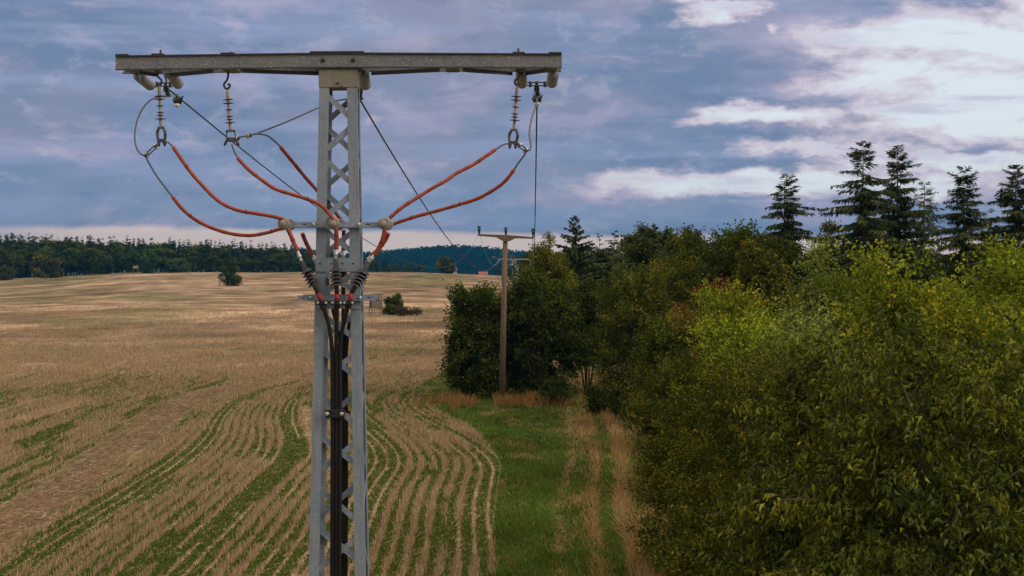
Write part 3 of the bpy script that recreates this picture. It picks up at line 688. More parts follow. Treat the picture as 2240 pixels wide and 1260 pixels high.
def build_hedge():
    S = shrub
    S('cherry_tree', 'large-leaved cherry tree nearest the camera, long drooping leaves filling the lower right corner', 2090, 21, 690, 2.15, 'cherry', 11, dens=1.15)
    S('cherry_tree', 'large-leaved cherry tree on the far right edge, half cut off by the frame', 2310, 26, 655, 2.3, 'cherry', 12)
    S('cherry_tree', 'middle cherry tree with long leaves, left of the nearest one and above a dark hollow', 1830, 28, 735, 1.75, 'cherry', 13)
    S('blackthorn_bush', 'tall olive blackthorn at the bottom of the hedge, beside the dark hollow', 1640, 43, 745, 1.95, 'thorn', 21, cat_='bush')
    S('blackthorn_bush', 'blackthorn bush overhanging the brown grass edge of the wheel tracks', 1545, 57, 800, 1.75, 'thorn', 22, cat_='bush')
    S('blackthorn_bush', 'low rounded blackthorn at the narrow end of the track, in front of the hawthorn', 1484, 76, 800, 1.6, 'thorn', 23, cat_='bush')
    S('blackthorn_bush', 'broad olive blackthorn filling the middle of the hedge below the pale poplar', 1700, 50, 700, 1.8, 'thorn', 24, cat_='bush')
    S('hawthorn_tree', 'brownish hawthorn with ragged sprigs arching over the gap in the hedge', 1385, 106, 592, 2.25, 'haw', 31)
    S('hawthorn_tree', 'second hawthorn, right of the gap and below the rust-coloured tree', 1480, 92, 668, 2.0, 'haw', 32)
    S('hawthorn_tree', 'yellowish hawthorn in front of the dark oak, top sprigs against the wood', 1478, 112, 575, 1.5, 'haw', 33, dens=.7)
    S('willow_bush', 'yellow-green willow at the left end of the bright row, in front of the rust tree', 1620, 62, 640, 2.2, 'bright', 41, cat_='bush')
    S('willow_bush', 'bright yellow-green willow below the two tall spruces', 1930, 54, 583, 2.0, 'bright', 42, cat_='bush')
    S('willow_bush', 'bright willow in the upper row, right of the gap under the spruces', 2085, 50, 585, 1.5, 'bright', 43, cat_='bush')
    S('willow_bush', 'tall willow at the right edge under the last spruce', 2225, 47, 560, 1.6, 'bright', 44, cat_='bush')
    S('poplar_tree', 'pale grey-green young poplar in the middle of the bright row', 1790, 55, 582, 1.7, 'grey', 51)
    S('poplar_tree', 'pale small-leaved poplar low in front of the willows', 1770, 44, 640, 1.6, 'grey', 52)
    S('willow_bush', 'olive willow above the nearest cherry tree', 1985, 38, 625, 1.55, 'bright', 45, cat_='bush')
    S('willow_bush', 'olive willow above the cherry on the far right', 2170, 35, 625, 1.5, 'bright', 46, cat_='bush')
    S('rust_tree', 'small tree with rust-brown leaves among green bushes', 1562, 84, 600, 1.1, 'rust', 61)
    S('rust_bush', 'faint reddish bush left of the rust-brown tree', 1497, 96, 645, .7, 'rust', 62, cat_='bush', dens=.5)
    S('golden_bush', 'small yellow-leaved bush right of the rust-brown tree', 1630, 72, 612, .62, 'gold', 63, cat_='bush')
    S('oak_tree', 'dark broadleaf oak standing clear of the hedge, left of the first spruce', 1590, 116, 436, 3.1, 'oak', 71)
    S('oak_tree', 'lower dark oak between the clear oak and the first spruce', 1662, 112, 480, 2.5, 'oak', 72)
    S('oak_tree', 'dark rounded oak behind the hawthorn sprigs', 1525, 128, 512, 2.5, 'oak', 73)
    S('hornbeam_tree', 'big dense dark green hornbeam right behind the brown pole', 1180, 131, 597, 3.1, 'beam', 81, dens=1.3)
    S('hornbeam_tree', 'lower dark hornbeam left of the brown pole, beside the stubble', 1050, 130, 636, 2.35, 'beam', 82)
    S('hornbeam_tree', 'dark hornbeam between the brown pole and the gap in the hedge', 1285, 134, 640, 1.9, 'beam', 83, base=2.0, dens=.7)
    S('low_shrub', 'small dark green shrub at the foot of the hornbeam, right of the pole', 1215, 123, 835, .75, 'low', 91, cat_='bush')
    S('low_shrub', 'small dark shrub standing in the mouth of the gap', 1318, 116, 842, .9, 'low', 92, cat_='bush')
    S('low_shrub', 'small shrub in the shade right of the gap', 1362, 112, 860, .8, 'low', 93, cat_='bush')
    # bushes that close the hedge behind the front row
    for i, (px, Y, top, rad) in enumerate([(1760, 78, 640, 2.2), (1900, 74, 630, 2.2), (2060, 72, 640, 2.2), (2200, 70, 610, 2.2), (1660, 80, 640, 2.0), (2330, 58, 600, 2.2), (2420, 40, 640, 2.0)]):
        S('olive_bush', 'olive bush in the second row of the hedge, behind the bright willows', px, Y, top, rad, 'thorn', 100 + i, group='bushes behind the bright willows', cat_='bush', dens=.6)
build_hedge()

def build_conifers():
    def sp(label, px, Y, top, rad, seed, name='spruce_tree', group=None, **kw):
        h = hgt(top, Y) - spot(px, Y)[2]; data, tb = conifer(seed, h, rad, **kw)
        return plant(name, label, 'tree', spot(px, Y), cmesh(name + '_crown', data, M['needle']), raw(tb, name + '_trunk', M['bark']), group=group)
    sp('tall left spruce of the touching pair, the highest tree top in the picture', 1888, 106, 318, 4.6, 201)
    sp('right spruce of the touching pair, with two raised arms under its tip', 1962, 109, 328, 4.6, 202, lift=.2)
    sp('thin spruce with sparse boughs just right of the touching pair', 2022, 126, 398, 3.6, 203, dens=.6, gap=.25)
    sp('broad spruce with drooping boughs beside the dark oak', 1716, 116, 388, 5.2, 204, sag=.75)
    sp('slim single spruce between the touching pair and the right edge', 2108, 112, 373, 4.2, 205, gap=.18)
    sp('spruce at the right edge of the picture', 2222, 106, 362, 4.2, 206, gap=.18)
    sp('small dark spruce low between the two right-hand spruces', 2168, 118, 470, 3.0, 207)
    sp('tall fir with a clear pale trunk above the hornbeam', 1258, 166, 482, 4.6, 208, name='fir_tree', bare=.42, lift=.35, sag=.25, twl=.5, width=.16)
    sp('narrow larch standing alone on the skyline of the middle wood', 1505, 190, 505, 1.5, 209, name='larch_tree', bare=.3, dens=.6, sag=.2)
    sp('dark conifer on the skyline left of the narrow larch', 1432, 196, 496, 2.6, 210, name='fir_tree', bare=.3, lift=.3, sag=.3, twl=.5, width=.16)
    sp('second dark conifer touching the one left of the narrow larch', 1462, 200, 499, 2.6, 211, name='fir_tree', bare=.3, lift=.3, sag=.3, twl=.5, width=.16)
    # the wood behind: several meshes shared by many trees
    var = []
    for k in range(4):
        d, tb = conifer(300 + k, 14, 2.3, bare=.28, whorl=.55, per=6, twl=.6, width=.18, dens=.7)
        var.append((cmesh('wood_conifer_crown', d, M['needle']), raw(tb, 'wood_conifer_trunk', M['pinebark'])))
    bv = []
    for k in range(3):
        d = crown(340 + k, 2.4, 4.2, 8.6, 900, 12, .28, .18, DARK + [(.055, .06, .02)], twig=.8, up=.3, rough=.4, inner=.35, low=-.8, spread=.2)
        bv.append((cmesh('wood_broadleaf_crown', d, M['leaf']), raw(stems(340 + k, 10.5, .17, 7, 1.5, single=True, low=.35), 'wood_broadleaf_trunk', M['pinebark'])))
    r = random.Random(5)
    rows = [(px, r.uniform(150, 172), r.uniform(492, 540), 0) for px in range(1745, 2300, 34)]
    rows += [(px, r.uniform(176, 215), r.uniform(503, 545), 0 if r.random() < .5 else 1) for px in range(1285, 1720, 17)]
    rows += [(px, r.uniform(215, 260), r.uniform(530, 560), 0 if r.random() < .6 else 1) for px in range(1190, 1700, 17)]
    rows += [(px, r.uniform(140, 160), r.uniform(540, 565), 0) for px in range(1700, 2300, 32)]
    rows += [(px, r.uniform(122, 136), r.uniform(560, 590), 1) for px in range(1690, 2300, 36)]
    for i, (px, Y, top, kd) in enumerate(rows):
        px += r.uniform(-8, 8); p = spot(px, Y); h = hgt(top, Y) - p[2]
        c, t = (var if kd == 0 else bv)[r.randrange(4 if kd == 0 else 3)]
        s = h / (14 if kd == 0 else 12.9); w = s * r.uniform(1.05, 1.55)
        east = px > 1735
        lab = 'dark conifer in the wood behind the tall spruces' if east else ('dark conifer in the middle wood right of the far pylons' if kd == 0 else 'dark broadleaf tree in the middle wood right of the far pylons')
        plant('wood_tree', lab, 'tree', p, c, t, rz=r.uniform(0, 6.28), s=(w, w, s), group='trees of the wood behind the spruces' if east else ('conifers of the middle wood' if kd == 0 else 'broadleaf trees of the middle wood'))
    # birches with white trunks
    for lab, px, Y, top, rad, sd in (('yellowing birch with a white trunk above the hornbeam', 1205, 146, 522, 1.15, 401),
                                     ('thin birch with pale stems in front of the broad spruce', 1668, 92, 540, .9, 402),
                                     ('pale birch trunk between the broad spruce and the touching pair', 1822, 112, 505, 1.0, 403)):
        h = hgt(top, Y); d = crown(sd, rad, h * .34, h * .68, 1300, 13, .16, .10, [(.12, .13, .018), (.16, .155, .02), (.09, .105, .016)], twig=.6, up=.1, droop=.4, rough=.35, inner=.3, spread=.1)
        plant('birch_tree', lab, 'tree', spot(px, Y), cmesh('birch_crown', d, M['leaf']), raw(stems(sd, h * .9, .085, 8, rad * .8, single=True, low=.5), 'birch_trunk', M['birch']))
    # bright yellow-green trees at the back edge of the hornbeam
    shrub('linden_tree', 'yellow-green tree rising behind the right side of the hornbeam', 1232, 150, 572, 1.9, 'bright', 404, dens=.6)
build_conifers()

def build_far():
    # the far wood: individual trees past the crest of the field
    var, bv = [], []
    for k in range(4):
        d, tb = conifer(500 + k, 20, 3.0, bare=.16, whorl=1.1, per=6, twl=1.5, width=.55, dens=.45, power=.75, pal=((.030, .050, .022), (.044, .066, .026)))
        var.append((cmesh('far_conifer_crown', d, M['needle']), raw(tb, 'far_conifer_trunk', M['bark'])))
    for k in range(4):
        d = crown(540 + k, 4.2, 6.5, 9.5, 320, 9, .95, .6, DARK, twig=1.6, up=.3, rough=.3, inner=.5, low=-.95, spread=.5)
        bv.append((cmesh('far_broadleaf_crown', d, M['leaf']), raw(stems(540 + k, 13, .3, 6, 3.0, single=True, low=.4), 'far_broadleaf_trunk', M['bark'])))
    r = random.Random(9)
    topy = lambda px: float(np.interp(px, [-100, 0, 270, 560, 700, 800, 900, 1000], [508, 513, 521, 531, 541, 550, 566, 572]))
    for row, (dy, step) in enumerate(((0, 13), (30, 9.5), (65, 9))):
        px = -110.0
        while px < (930 if row < 2 else 800):
            Y = CREST + 30 + dy + r.uniform(-8, 12); p = spot(px, Y)
            con = r.random() < (.35, .6, .8)[row]
            top = topy(px) + (r.uniform(12, 36) if row == 0 else r.uniform(1, 12)) + (-5 if con else 5)
            if px > 690: top += 6
            h = hgt(min(top, 582), Y) - p[2]; c, t = (var if con else bv)[r.randrange(4)]
            s = h / (20 if con else 16.3); w = s * r.uniform(1.05, 1.6)
            plant('far_tree', 'dark conifer in the wood beyond the stubble field' if con else 'dark broadleaf tree in the wood beyond the stubble field', 'tree', p, c, t,
                  rz=r.uniform(0, 6.28), s=(w, w, s), group='conifers of the far wood' if con else 'broadleaf trees of the far wood')
            px += step * r.uniform(.7, 1.4)
    # single trees along its edge
    for lab, px, Y, top, rad, pal, sd in (
            ('olive round-crowned tree at the left edge of the far wood', 95, 930, 565, 7.2, [(.13, .13, .03), (.11, .115, .025), (.16, .15, .035)], 601),
            ('drooping olive tree cut by the left edge of the picture', -2, 925, 553, 5.5, [(.11, .11, .03), (.085, .09, .025)], 602),
            ('bright green spreading tree behind the small hide on the crest', 312, 958, 551, 8.5, [(.055, .125, .03), (.07, .15, .035), (.05, .10, .03)], 603),
            ('small pale green bush right of the bright green spreading tree', 392, 960, 572, 4.5, [(.07, .12, .04), (.085, .13, .045)], 604),
            ('small pointed pale green tree left of the small hide', 228, 962, 566, 2.6, [(.07, .10, .04), (.085, .115, .045)], 605),
            ('olive tree standing out of the far bushes, left of the brown pole', 976, 965, 566, 2.8, [(.10, .11, .03), (.08, .09, .025)], 606)):
        p = spot(px, Y); h = hgt(top, Y) - p[2]
        d = crown(sd, rad, h * .52, h * .5, 520, 10, 1.0, .65, pal, twig=1.4, up=.3, rough=.18, inner=.55, spread=.45)
        plant('edge_tree', lab, 'tree', p, cmesh('edge_tree_crown', d, M['leaf']), raw(stems(sd, h * .9, .3, 6, rad * .7, single=True, low=.3), 'edge_tree_trunk', M['bark']))
    # wooded hill, far off
    rr = np.random.default_rng(31); n = 5200
    Y = rr.uniform(3000, 4350, n); x = (rr.uniform(640, 1330, n) - 1120) / F * Y; z = zt(x, Y)
    per = 12; hh = rr.uniform(9, 17, n)
    d = nrm(rr.normal(0, 1, (n, per, 3))); P = np.stack([x, Y, z + hh * .55], -1)[:, None] + d * np.stack([hh * .33, hh * .33, hh * .5], -1)[:, None]
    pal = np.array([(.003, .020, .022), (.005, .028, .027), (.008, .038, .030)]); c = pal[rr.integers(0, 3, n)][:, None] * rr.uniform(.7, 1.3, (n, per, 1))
    q = n * per; data = leaves(rr, P.reshape(-1, 3), (d + rr.normal(0, .5, d.shape)).reshape(-1, 3), rr.uniform(3.2, 6.5, q), rr.uniform(2.6, 5, q), c.reshape(-1, 3))
    o = link('forest', npmesh('forest', *data), M['leaf']); tag(o, 'blue hazy forest covering the distant hill', 'forest', kind='stuff')
    # lone small spruce with hide in the field
    p = spot(507, 560); h = hgt(571, 560) - p[2]
    d, tb = conifer(701, h, 2.0, bare=.02, whorl=.5, twl=.8, width=.3, dens=1.2, power=.5, per=7)
    d2 = crown(702, 2.9, 1.7, 1.9, 260, 12, .5, .3, DARK, twig=.8, rough=.25, inner=.4, spread=.2)
    plant('lone_tree', 'small dark tree standing alone in the stubble field beside a wooden hide', 'tree', p, cmesh('lone_tree_crown', cat([d, d2, crown(706, 1.5, 1.6, h - 1.5, 150, 12, .5, .3, DARK, twig=.7, rough=.3, inner=.3, spread=.2)]), M['needle']), raw(tb, 'lone_tree_trunk', M['bark']))
    p = spot(857, 318); d = crown(703, 1.75, 1.3, 1.35, 520, 12, .3, .2, DARK + [(.05, .052, .02)], twig=.5, rough=.3, inner=.35, spread=.15)
    plant('field_bush', 'dark rounded bush beside the wooden hide in the field', 'bush', p, cmesh('field_bush_crown', d, M['leaf']), raw(stems(703, 2.2, .05, 6, 1.4), 'field_bush_stem', M['bark']), 'stem')
    p = spot(893, 312); d = crown(704, 1.7, .7, .6, 170, 10, .26, .16, [(.075, .066, .03), (.09, .078, .04)], twig=.5, rough=.35, inner=.2, spread=.2)
    plant('field_bush', 'low greyish scrub right of the dark rounded bush', 'bush', p, cmesh('field_scrub_crown', d, M['leaf']), raw(stems(704, 1.1, .03, 6, 1.2), 'field_scrub_stem', M['bark']), 'stem')
    p = spot(1113, 214); d = crown(705, 1.6, 1.9, 1.9, 420, 12, .26, .17, DARK, twig=.5, rough=.3, inner=.4, spread=.13)
    plant('field_bush', 'dark bush at the foot of the far lattice pylon', 'bush', p, cmesh('pylon_bush_crown', d, M['leaf']), raw(stems(705, 3.2, .05, 6, 1.0), 'pylon_bush_stem', M['bark']), 'stem')
build_far()

# ------------------------------------------------------------------ the lattice pylon in front
YP = 15.0
def Q(px, py, dy=0.0): return at(px, py, YP) + Vector((0, dy, 0))       # read on the front plane, then moved back by dy
def A(px, py, dy=0.0): return at(px, py, YP + dy)                        # read where it stands
def zof(py): return HC - (py - 565) * YP / F
ZT = zof(150)
def hwz(z): return .143 + .0193 * (10.50 - z)
def cxz(z): return -1.3256 - .002 * (10.5 - z)
CY = YP + .143
pylon = thing('lattice_pylon', 'grey galvanised steel lattice pylon carrying the wide crossarm in front of the field', 'pylon', (cxz(0), CY, 0))

def build_pylon():
    S = M['steel']; w, th = .076, .007
    for sx, sy in ((-1, -1), (1, -1), (1, 1), (-1, 1)):
        b = MB()
        def ring(z, x0, x1, y0, y1):
            c, h = cxz(z), hwz(z)
            X = sorted((c + sx * (h - x0), c + sx * (h - x1))); Yv = sorted((CY + sy * (h - y0), CY + sy * (h - y1)))
            return [(X[0], Yv[0], z), (X[1], Yv[0], z), (X[1], Yv[1], z), (X[0], Yv[1], z)]
        b.hexa(ring(-.6, 0, w * 1.1, 0, th) + ring(ZT - .01, 0, w, 0, th))
        b.hexa(ring(-.6, 0, th, th, w * 1.1) + ring(ZT - .01, 0, th, th, w))
        b.build('leg', S, pylon)
    # lacing, face by face
    nodes = [('L', 203, 'R', 262), ('R', 274, 'L', 335), ('L', 345, 'R', 406), ('R', 420, 'L', 483), ('L', 497, 'R', 556), ('R', 597, 'L', 643), ('L', 683, 'R', 742),
             ('R', 772, 'L', 835), ('L', 858, 'R', 932), ('R', 963, 'L', 1036), ('L', 1059, 'R', 1143), ('R', 1171, 'L', 1252)]
    p, side = 1278, 'L'
    while p < 3100:
        d = 84 + (p - 1278) * .03; nodes.append((side, p, 'R' if side == 'L' else 'L', p + d)); p += d + 27; side = 'R' if side == 'L' else 'L'
    for face in range(4):
        b = MB()
        for a, p0, c, p1 in nodes:
            q = []
            for sd_, pp in ((a, p0), (c, p1)):
                z = zof(pp); h = hwz(z); k = (-1 if sd_ == 'L' else 1) * (h - .034)
                if face == 0: q.append(Vector((cxz(z) + k, CY - h + .0105, z)))
                if face == 1: q.append(Vector((cxz(z) - k, CY + h - .0105, z)))
                if face == 2: q.append(Vector((cxz(z) + h - .0105, CY - k, z)))
                if face == 3: q.append(Vector((cxz(z) - h + .0105, CY + k, z)))
            nv = Vector((0, -1, 0)) if face == 0 else Vector((0, 1, 0)) if face == 1 else Vector((1, 0, 0)) if face == 2 else Vector((-1, 0, 0))
            d = (q[1] - q[0]).normalized(); u = nv.cross(d).normalized()
            if u.z > 0: u = -u
            b.bar(q[0], q[1], u, .042, nv, .005)
            off = u * .0185 - nv * .0195
            e = d * .03
            b.bar(q[0] + off + e, q[1] + off - e, u, .005, nv, .034)
        b.build('lacing', S, pylon)
    # joint plate with four holes, lower plate
    for py0, py1 in ((564, 594), (655, 675)):
        for sy in (-1, 1):
            z0, z1 = zof(py1), zof(py0); b = MB(); h0, h1 = hwz(z0), hwz(z1)
            g = .0035; a0, a1 = CY + sy * (h0 + g), CY + sy * (h1 + g)
            y0, y1 = sorted((0, sy * .006))
            b.hexa([(cxz(z0) - h0 + .004, a0 + y0, z0), (cxz(z0) + h0 - .004, a0 + y0, z0), (cxz(z0) + h0 - .004, a0 + y1, z0), (cxz(z0) - h0 + .004, a0 + y1, z0),
                    (cxz(z1) - h1 + .004, a1 + y0, z1), (cxz(z1) + h1 - .004, a1 + y0, z1), (cxz(z1) + h1 - .004, a1 + y1, z1), (cxz(z1) - h1 + .004, a1 + y1, z1)])
            pl = b.build('joint_plate', S, pylon)
            if sy == -1 and py0 == 564:
                k = MB()
                for px in (701, 725.5, 749, 773.5):
                    c = Q(px, 578, -.031); k = MB().lathe(c, (0, -1, 0), [(0, .0115), (.0045, .0115)], 10); k.build('bolt', M['bolt_and_hole'], pl)  # dark discs painted as the shade inside the open holes
    # cap box under the crossarm
    b = MB(); z0, z1 = zof(192), ZT; c, h = cxz(z1), .1475
    b.hexa([(c - h, CY - h, z0), (c + h, CY - h, z0), (c + h, CY + h, z0), (c - h, CY + h, z0), (c - h, CY - h, z1), (c + h, CY - h, z1), (c + h, CY + h, z1), (c - h, CY + h, z1)])
    cp = b.build('cap_plate', M['capsteel'], pylon, .004)
    k = MB()
    for px, py, r in ((739, 182, .009), (747, 190.5, .008)):
        p = Q(px, py); k = MB().lathe((p.x, CY - h - .001, p.z), (0, -1, 0), [(0, r), (.008, r), (.009, r * .6)], 10); k.build('bolt', M['bolt_and_hole'], cp)

    # crossarm: two channels side by side with plates and bracing
    arm = []
    L, C0, Rr = (253, 124, 151.5), (740, 117.3, 146), (1229, 119.5, 147)
    def half(b, a, c, dy, d, lips=None):
        web = [Q(a[0], a[2], dy), Q(c[0], c[2], dy), Q(c[0], c[2], dy + d * .006), Q(a[0], a[2], dy + d * .006), Q(a[0], a[1], dy), Q(c[0], c[1], dy), Q(c[0], c[1], dy + d * .006), Q(a[0], a[1], dy + d * .006)]
        if d < 0: web = [web[i] for i in (3, 2, 1, 0, 7, 6, 5, 4)]
        b.hexa(web)
        for i in (1, 2):
            o = -2.4 if i == 1 else 0.0
            y0, y1 = sorted((dy + d * -.002, dy + d * (.052 if lips is None else .022)))
            fl = [Q(a[0], a[i] + o + 2.4, y0), Q(c[0], c[i] + o + 2.4, y0), Q(c[0], c[i] + o + 2.4, y1), Q(a[0], a[i] + o + 2.4, y1), Q(a[0], a[i] + o, y0), Q(c[0], c[i] + o, y0), Q(c[0], c[i] + o, y1), Q(a[0], a[i] + o, y1)]
            (lips or b).hexa(fl)
    ca, cl = MB(), MB(); half(ca, L, C0, .0, -1, cl); half(ca, C0, Rr, .0, -1, cl)
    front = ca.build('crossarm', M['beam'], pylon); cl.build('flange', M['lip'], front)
    cb = MB(); half(cb, L, C0, .302, -1); half(cb, C0, Rr, .302, -1)
    cb.build('channel', M['beam'], front)
    def beam(px, top=True):
        a, c = (L, C0) if px < 740 else (C0, Rr); t = (px - a[0]) / (c[0] - a[0]); i = 1 if top else 2
        return a[i] + (c[i] - a[i]) * t
    def plate(x0, x1, up, th_, name='cover_plate', y0=-.026, y1=.308, mt='beam', bot=False):
        p0, p1 = beam(x0, not bot), beam(x1, not bot); s = 1 if bot else -1
        a0, a1 = p0 + s * up, p1 + s * up; b = MB()
        lo, hi = (th_, 0)
        pts = [Q(x0, a0 + (0 if not bot else th_), y0), Q(x1, a1 + (0 if not bot else th_), y0), Q(x1, a1 + (0 if not bot else th_), y1), Q(x0, a0 + (0 if not bot else th_), y1)]
        pts += [Q(x0, a0 - (th_ if not bot else 0), y0), Q(x1, a1 - (th_ if not bot else 0), y0), Q(x1, a1 - (th_ if not bot else 0), y1), Q(x0, a0 - (th_ if not bot else 0), y1)]
        return b.hexa(pts).build(name, M['lip' if mt == 'beam' else mt], front)
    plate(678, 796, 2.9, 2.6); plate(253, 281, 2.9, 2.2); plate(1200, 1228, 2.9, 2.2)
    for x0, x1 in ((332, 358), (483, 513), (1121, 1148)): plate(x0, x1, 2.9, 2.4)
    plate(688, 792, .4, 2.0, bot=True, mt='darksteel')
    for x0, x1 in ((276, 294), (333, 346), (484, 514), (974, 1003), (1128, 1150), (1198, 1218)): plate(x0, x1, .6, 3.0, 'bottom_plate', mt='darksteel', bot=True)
    # webs that carry the strain insulators (hang below the rear channel)
    for px in (289, 347, 1146, 1206, 800):
        p = Q(px, beam(px, False) + 1, .30); b = MB()
        b.hexa([p + Vector(v) for v in ((-.004, -.10, -.012), (.004, -.10, -.012), (.004, .05, -.075), (-.004, .05, -.075), (-.004, -.10, 0), (.004, -.10, 0), (.004, .05, 0), (-.004, .05, 0))])
        b.build('gusset', M['steel'], front)
    # horizontal bracing angles between the two channels
    for xa, da, xb, db in ((302, .05, 333, .27), (360, .28, 466, .01), (526, .01, 690, .29), (806, .29, 962, .01), (1012, .01, 1121, .28), (1150, .28, 1197, .03)):
        a, c = Q(xa, beam(xa, False) + 1.0, da), Q(xb, beam(xb, False) + 1.0, db); b = MB()
        d = (c - a).normalized(); n = d.cross(Vector((0, 0, 1))).normalized()
        b.bar(a - Vector((0, 0, .017)), c - Vector((0, 0, .017)), Vector((0, 0, 1)), .034, n, .005)
        b.bar(a - Vector((0, 0, .006)) + n * .018, c - Vector((0, 0, .006)) + n * .018, Vector((0, 0, 1)), .005, n, .03)
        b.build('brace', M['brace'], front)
    for px in (707, 773):
        p = Q(px, 131.5, -.0065); MB().lathe(p, (0, -1, 0), [(0, .017), (.004, .017), (.0045, .0135), (.013, .013), (.014, .006)], 12).build('bolt', M['bolt_and_hole'], front)
    for px in (344, 1134, 499):
        p = Q(px, beam(px) - 5.2, .145); MB().lathe(p, (0, 0, 1), [(0, .017), (.012, .016), (.0125, .009), (.045 if px != 499 else .022, .008)], 8).build('bolt', M['bolt_and_hole'], front)

    # brackets for the cables
    for py0, py1, x0, x1, nm in ((486, 497.5, 636, 832, 'upper'), (646, 657.5, 653, 822, 'lower')):
        for sy in (-1, 1):
            z0, z1 = zof(py1), zof(py0); xa, xb = Q(x0, 500).x, Q(x1, 500).x
            yb = CY + sy * (hwz((z0 + z1) / 2) + .012); b = MB()
            y0, y1 = sorted((yb, yb + sy * .008)); b.box((xa, y0, z0), (xb, y1, z1))
            y0, y1 = sorted((yb + sy * .008, yb + sy * .03)); b.box((xa, y0, z0), (xb, y1, z0 + .006))
            br = b.build('bracket', S, pylon)
            k = MB(); yf = yb + sy * .0085
            for px in ((687, 786) if nm == 'upper' else (681, 788)):
                k = MB().lathe((Q(px, 492).x, yf, (z0 + z1) / 2 + .003), (0, sy, 0), [(0, .0145), (.004, .0145), (.0045, .011), (.013, .0105), (.014, .005), (.024, .005)], 8); k.build('bolt', M['bolt'], br)
            k = MB()
            for px, wd in (((667, 8), (806, 10), (645, 2.5)) if nm == 'upper' else ((665, 6), (808, 7))):
                c = Q(px, 492).x; hw_ = wd * YP / F / 2; zc = (z0 + z1) / 2 + .003
                y0, y1 = sorted((yf - sy * .003, yf + sy * .0008)); k.box((c - hw_, y0, zc - .0045), (c + hw_, y1, zc + .0045))
            k.build('slot', M['bolt_and_hole'], br)  # dark boxes stand in for the shade inside the open slots
            if nm == 'upper':
                for px in (623, 732, 841):
                    pr = [(-.012, .036), (0, .040), (.010, .046), (.030, .046), (.034, .040), (.040, .040), (.044, .045), (.052, .043), (.056, .036), (.0565, .024)]
                    MB().lathe((Q(px, 490).x, yf - sy * .004, (z0 + z1) / 2 + .008), (0, sy, 0), pr, 24).lathe((Q(px, 490).x, yf - sy * .004 + sy * .058, (z0 + z1) / 2 + .008), (0, sy, 0), [(0, .0262), (.046, .0255), (.051, .022), (.0512, .001)], 20).build('standoff_insulator', M['standoff'], pylon)
build_pylon()

# ------------------------------------------------------------------ hanging rod insulators
def rod_insulator(label, top, bot, rod, sheds, hook, fork):
    t = thing('rod_insulator', label, 'insulator', A(*top, .165)); dy = .165
    P0, P1 = A(*rod[0], dy), A(*rod[1], dy); ax = (P1 - P0); ln = ax.length; ax.normalize()
    MB().tube(spline([A(x, y, dy) for x, y in hook], 6), .0085, 8).build('hook', M['darksteel'], t)
    MB().lathe(P0, ax, [(-.02, .006), (0, .0075), (.006, .0125), (.05, .0135), (.055, .0115), (ln - .05, .0105), (ln - .045, .0125), (ln, .0125), (ln + .008, .008), (ln + .03, .007)], 14).build('rod', M['rod'], t)
    for y, r in sheds:
        k = (y - rod[0][1]) / (rod[1][1] - rod[0][1]) * ln
        MB().lathe(P0 + ax * k, ax, [(-.006, .0122), (-.0015, r * .9), (0, r), (.0016, r), (.003, r * .86), (.004, .0122)], 22).build('shed', M['rodshed'], t)
    b = MB(); tp = P1 + ax * .012; X = Vector((1, 0, 0))
    b.bar(tp + ax * .006 - Vector((.026, 0, 0)), tp + ax * .006 + Vector((.026, 0, 0)), Vector((0, 1, 0)), .014, ax, .014)
    if fork == 'wide':
        for s in (-1, 1):
            m1 = tp + ax * .045 + X * s * .032 + Vector((0, -.01 * s, 0)); e = tp + ax * .11 + X * s * .024
            b.tube(spline([tp + X * s * .013, m1, e], 4), [.010, .010, .011, .012, .012, .012, .011, .011, .010], 8)
        b.bar(tp + ax * .105 - X * .034, tp + ax * .105 + X * .034, Vector((0, 1, 0)), .03, ax, .026)
        for s in (-1, 1): b.lathe(tp + ax * .118 + X * s * .022, ax, [(0, .012), (.02, .012), (.021, .007), (.034, .007)], 8)
    else:
        for s in (-1, 1):
            b.tube(spline([tp + X * s * .018, tp + ax * .04 + X * s * .034, tp + ax * .085 + X * s * .03], 4), .0048, 6)
            b.lathe(tp + ax * .008 + X * s * .024, X * s, [(0, .01), (.012, .01)], 8)
        b.bar(tp + ax * .075 - X * .03, tp + ax * .075 + X * .026, Vector((0, 1, 0)), .035, ax, .034)
        for s in (-1, 1): b.lathe(tp + ax * .09 + X * s * .042, Vector((s * .5, 0, 0)) + ax, [(-.03, .009), (.02, .011), (.034, .006)], 8)
    b.build('fork', M['darksteel'], t)

B_, S_ = .0425, .030
rod_insulator('leftmost cream rod insulator with brown sheds hanging below the left end of the crossarm', (345, 155), (352, 310), ((348, 189), (352, 274)),
              [(210, B_), (217, B_), (231.5, S_), (246, S_), (252.5, S_), (260, B_)], [(345, 150), (345, 166), (353, 175), (352, 184), (345, 186), (344, 180)], 'wide')
rod_insulator('middle cream rod insulator on a long open hook, between crossarm end and mast', (498, 155), (505, 320), ((497.5, 201), (504, 281)),
              [(217.7, B_), (226, B_), (240, S_), (254.5, S_), (261.5, S_), (268, B_)], [(499, 152), (499, 166), (496, 176), (490, 184), (493, 193), (500, 193), (503, 186), (498, 184)], 'thin')
rod_insulator('rightmost cream rod insulator with brown sheds hanging below the right end of the crossarm', (1134, 155), (1122, 310), ((1131, 190), (1124.5, 279)),
              [(211, B_), (219, B_), (234, S_), (249, S_), (256, S_), (263, B_)], [(1134, 150), (1134, 168), (1128, 174), (1126, 182), (1131, 186), (1136, 182)], 'wide')

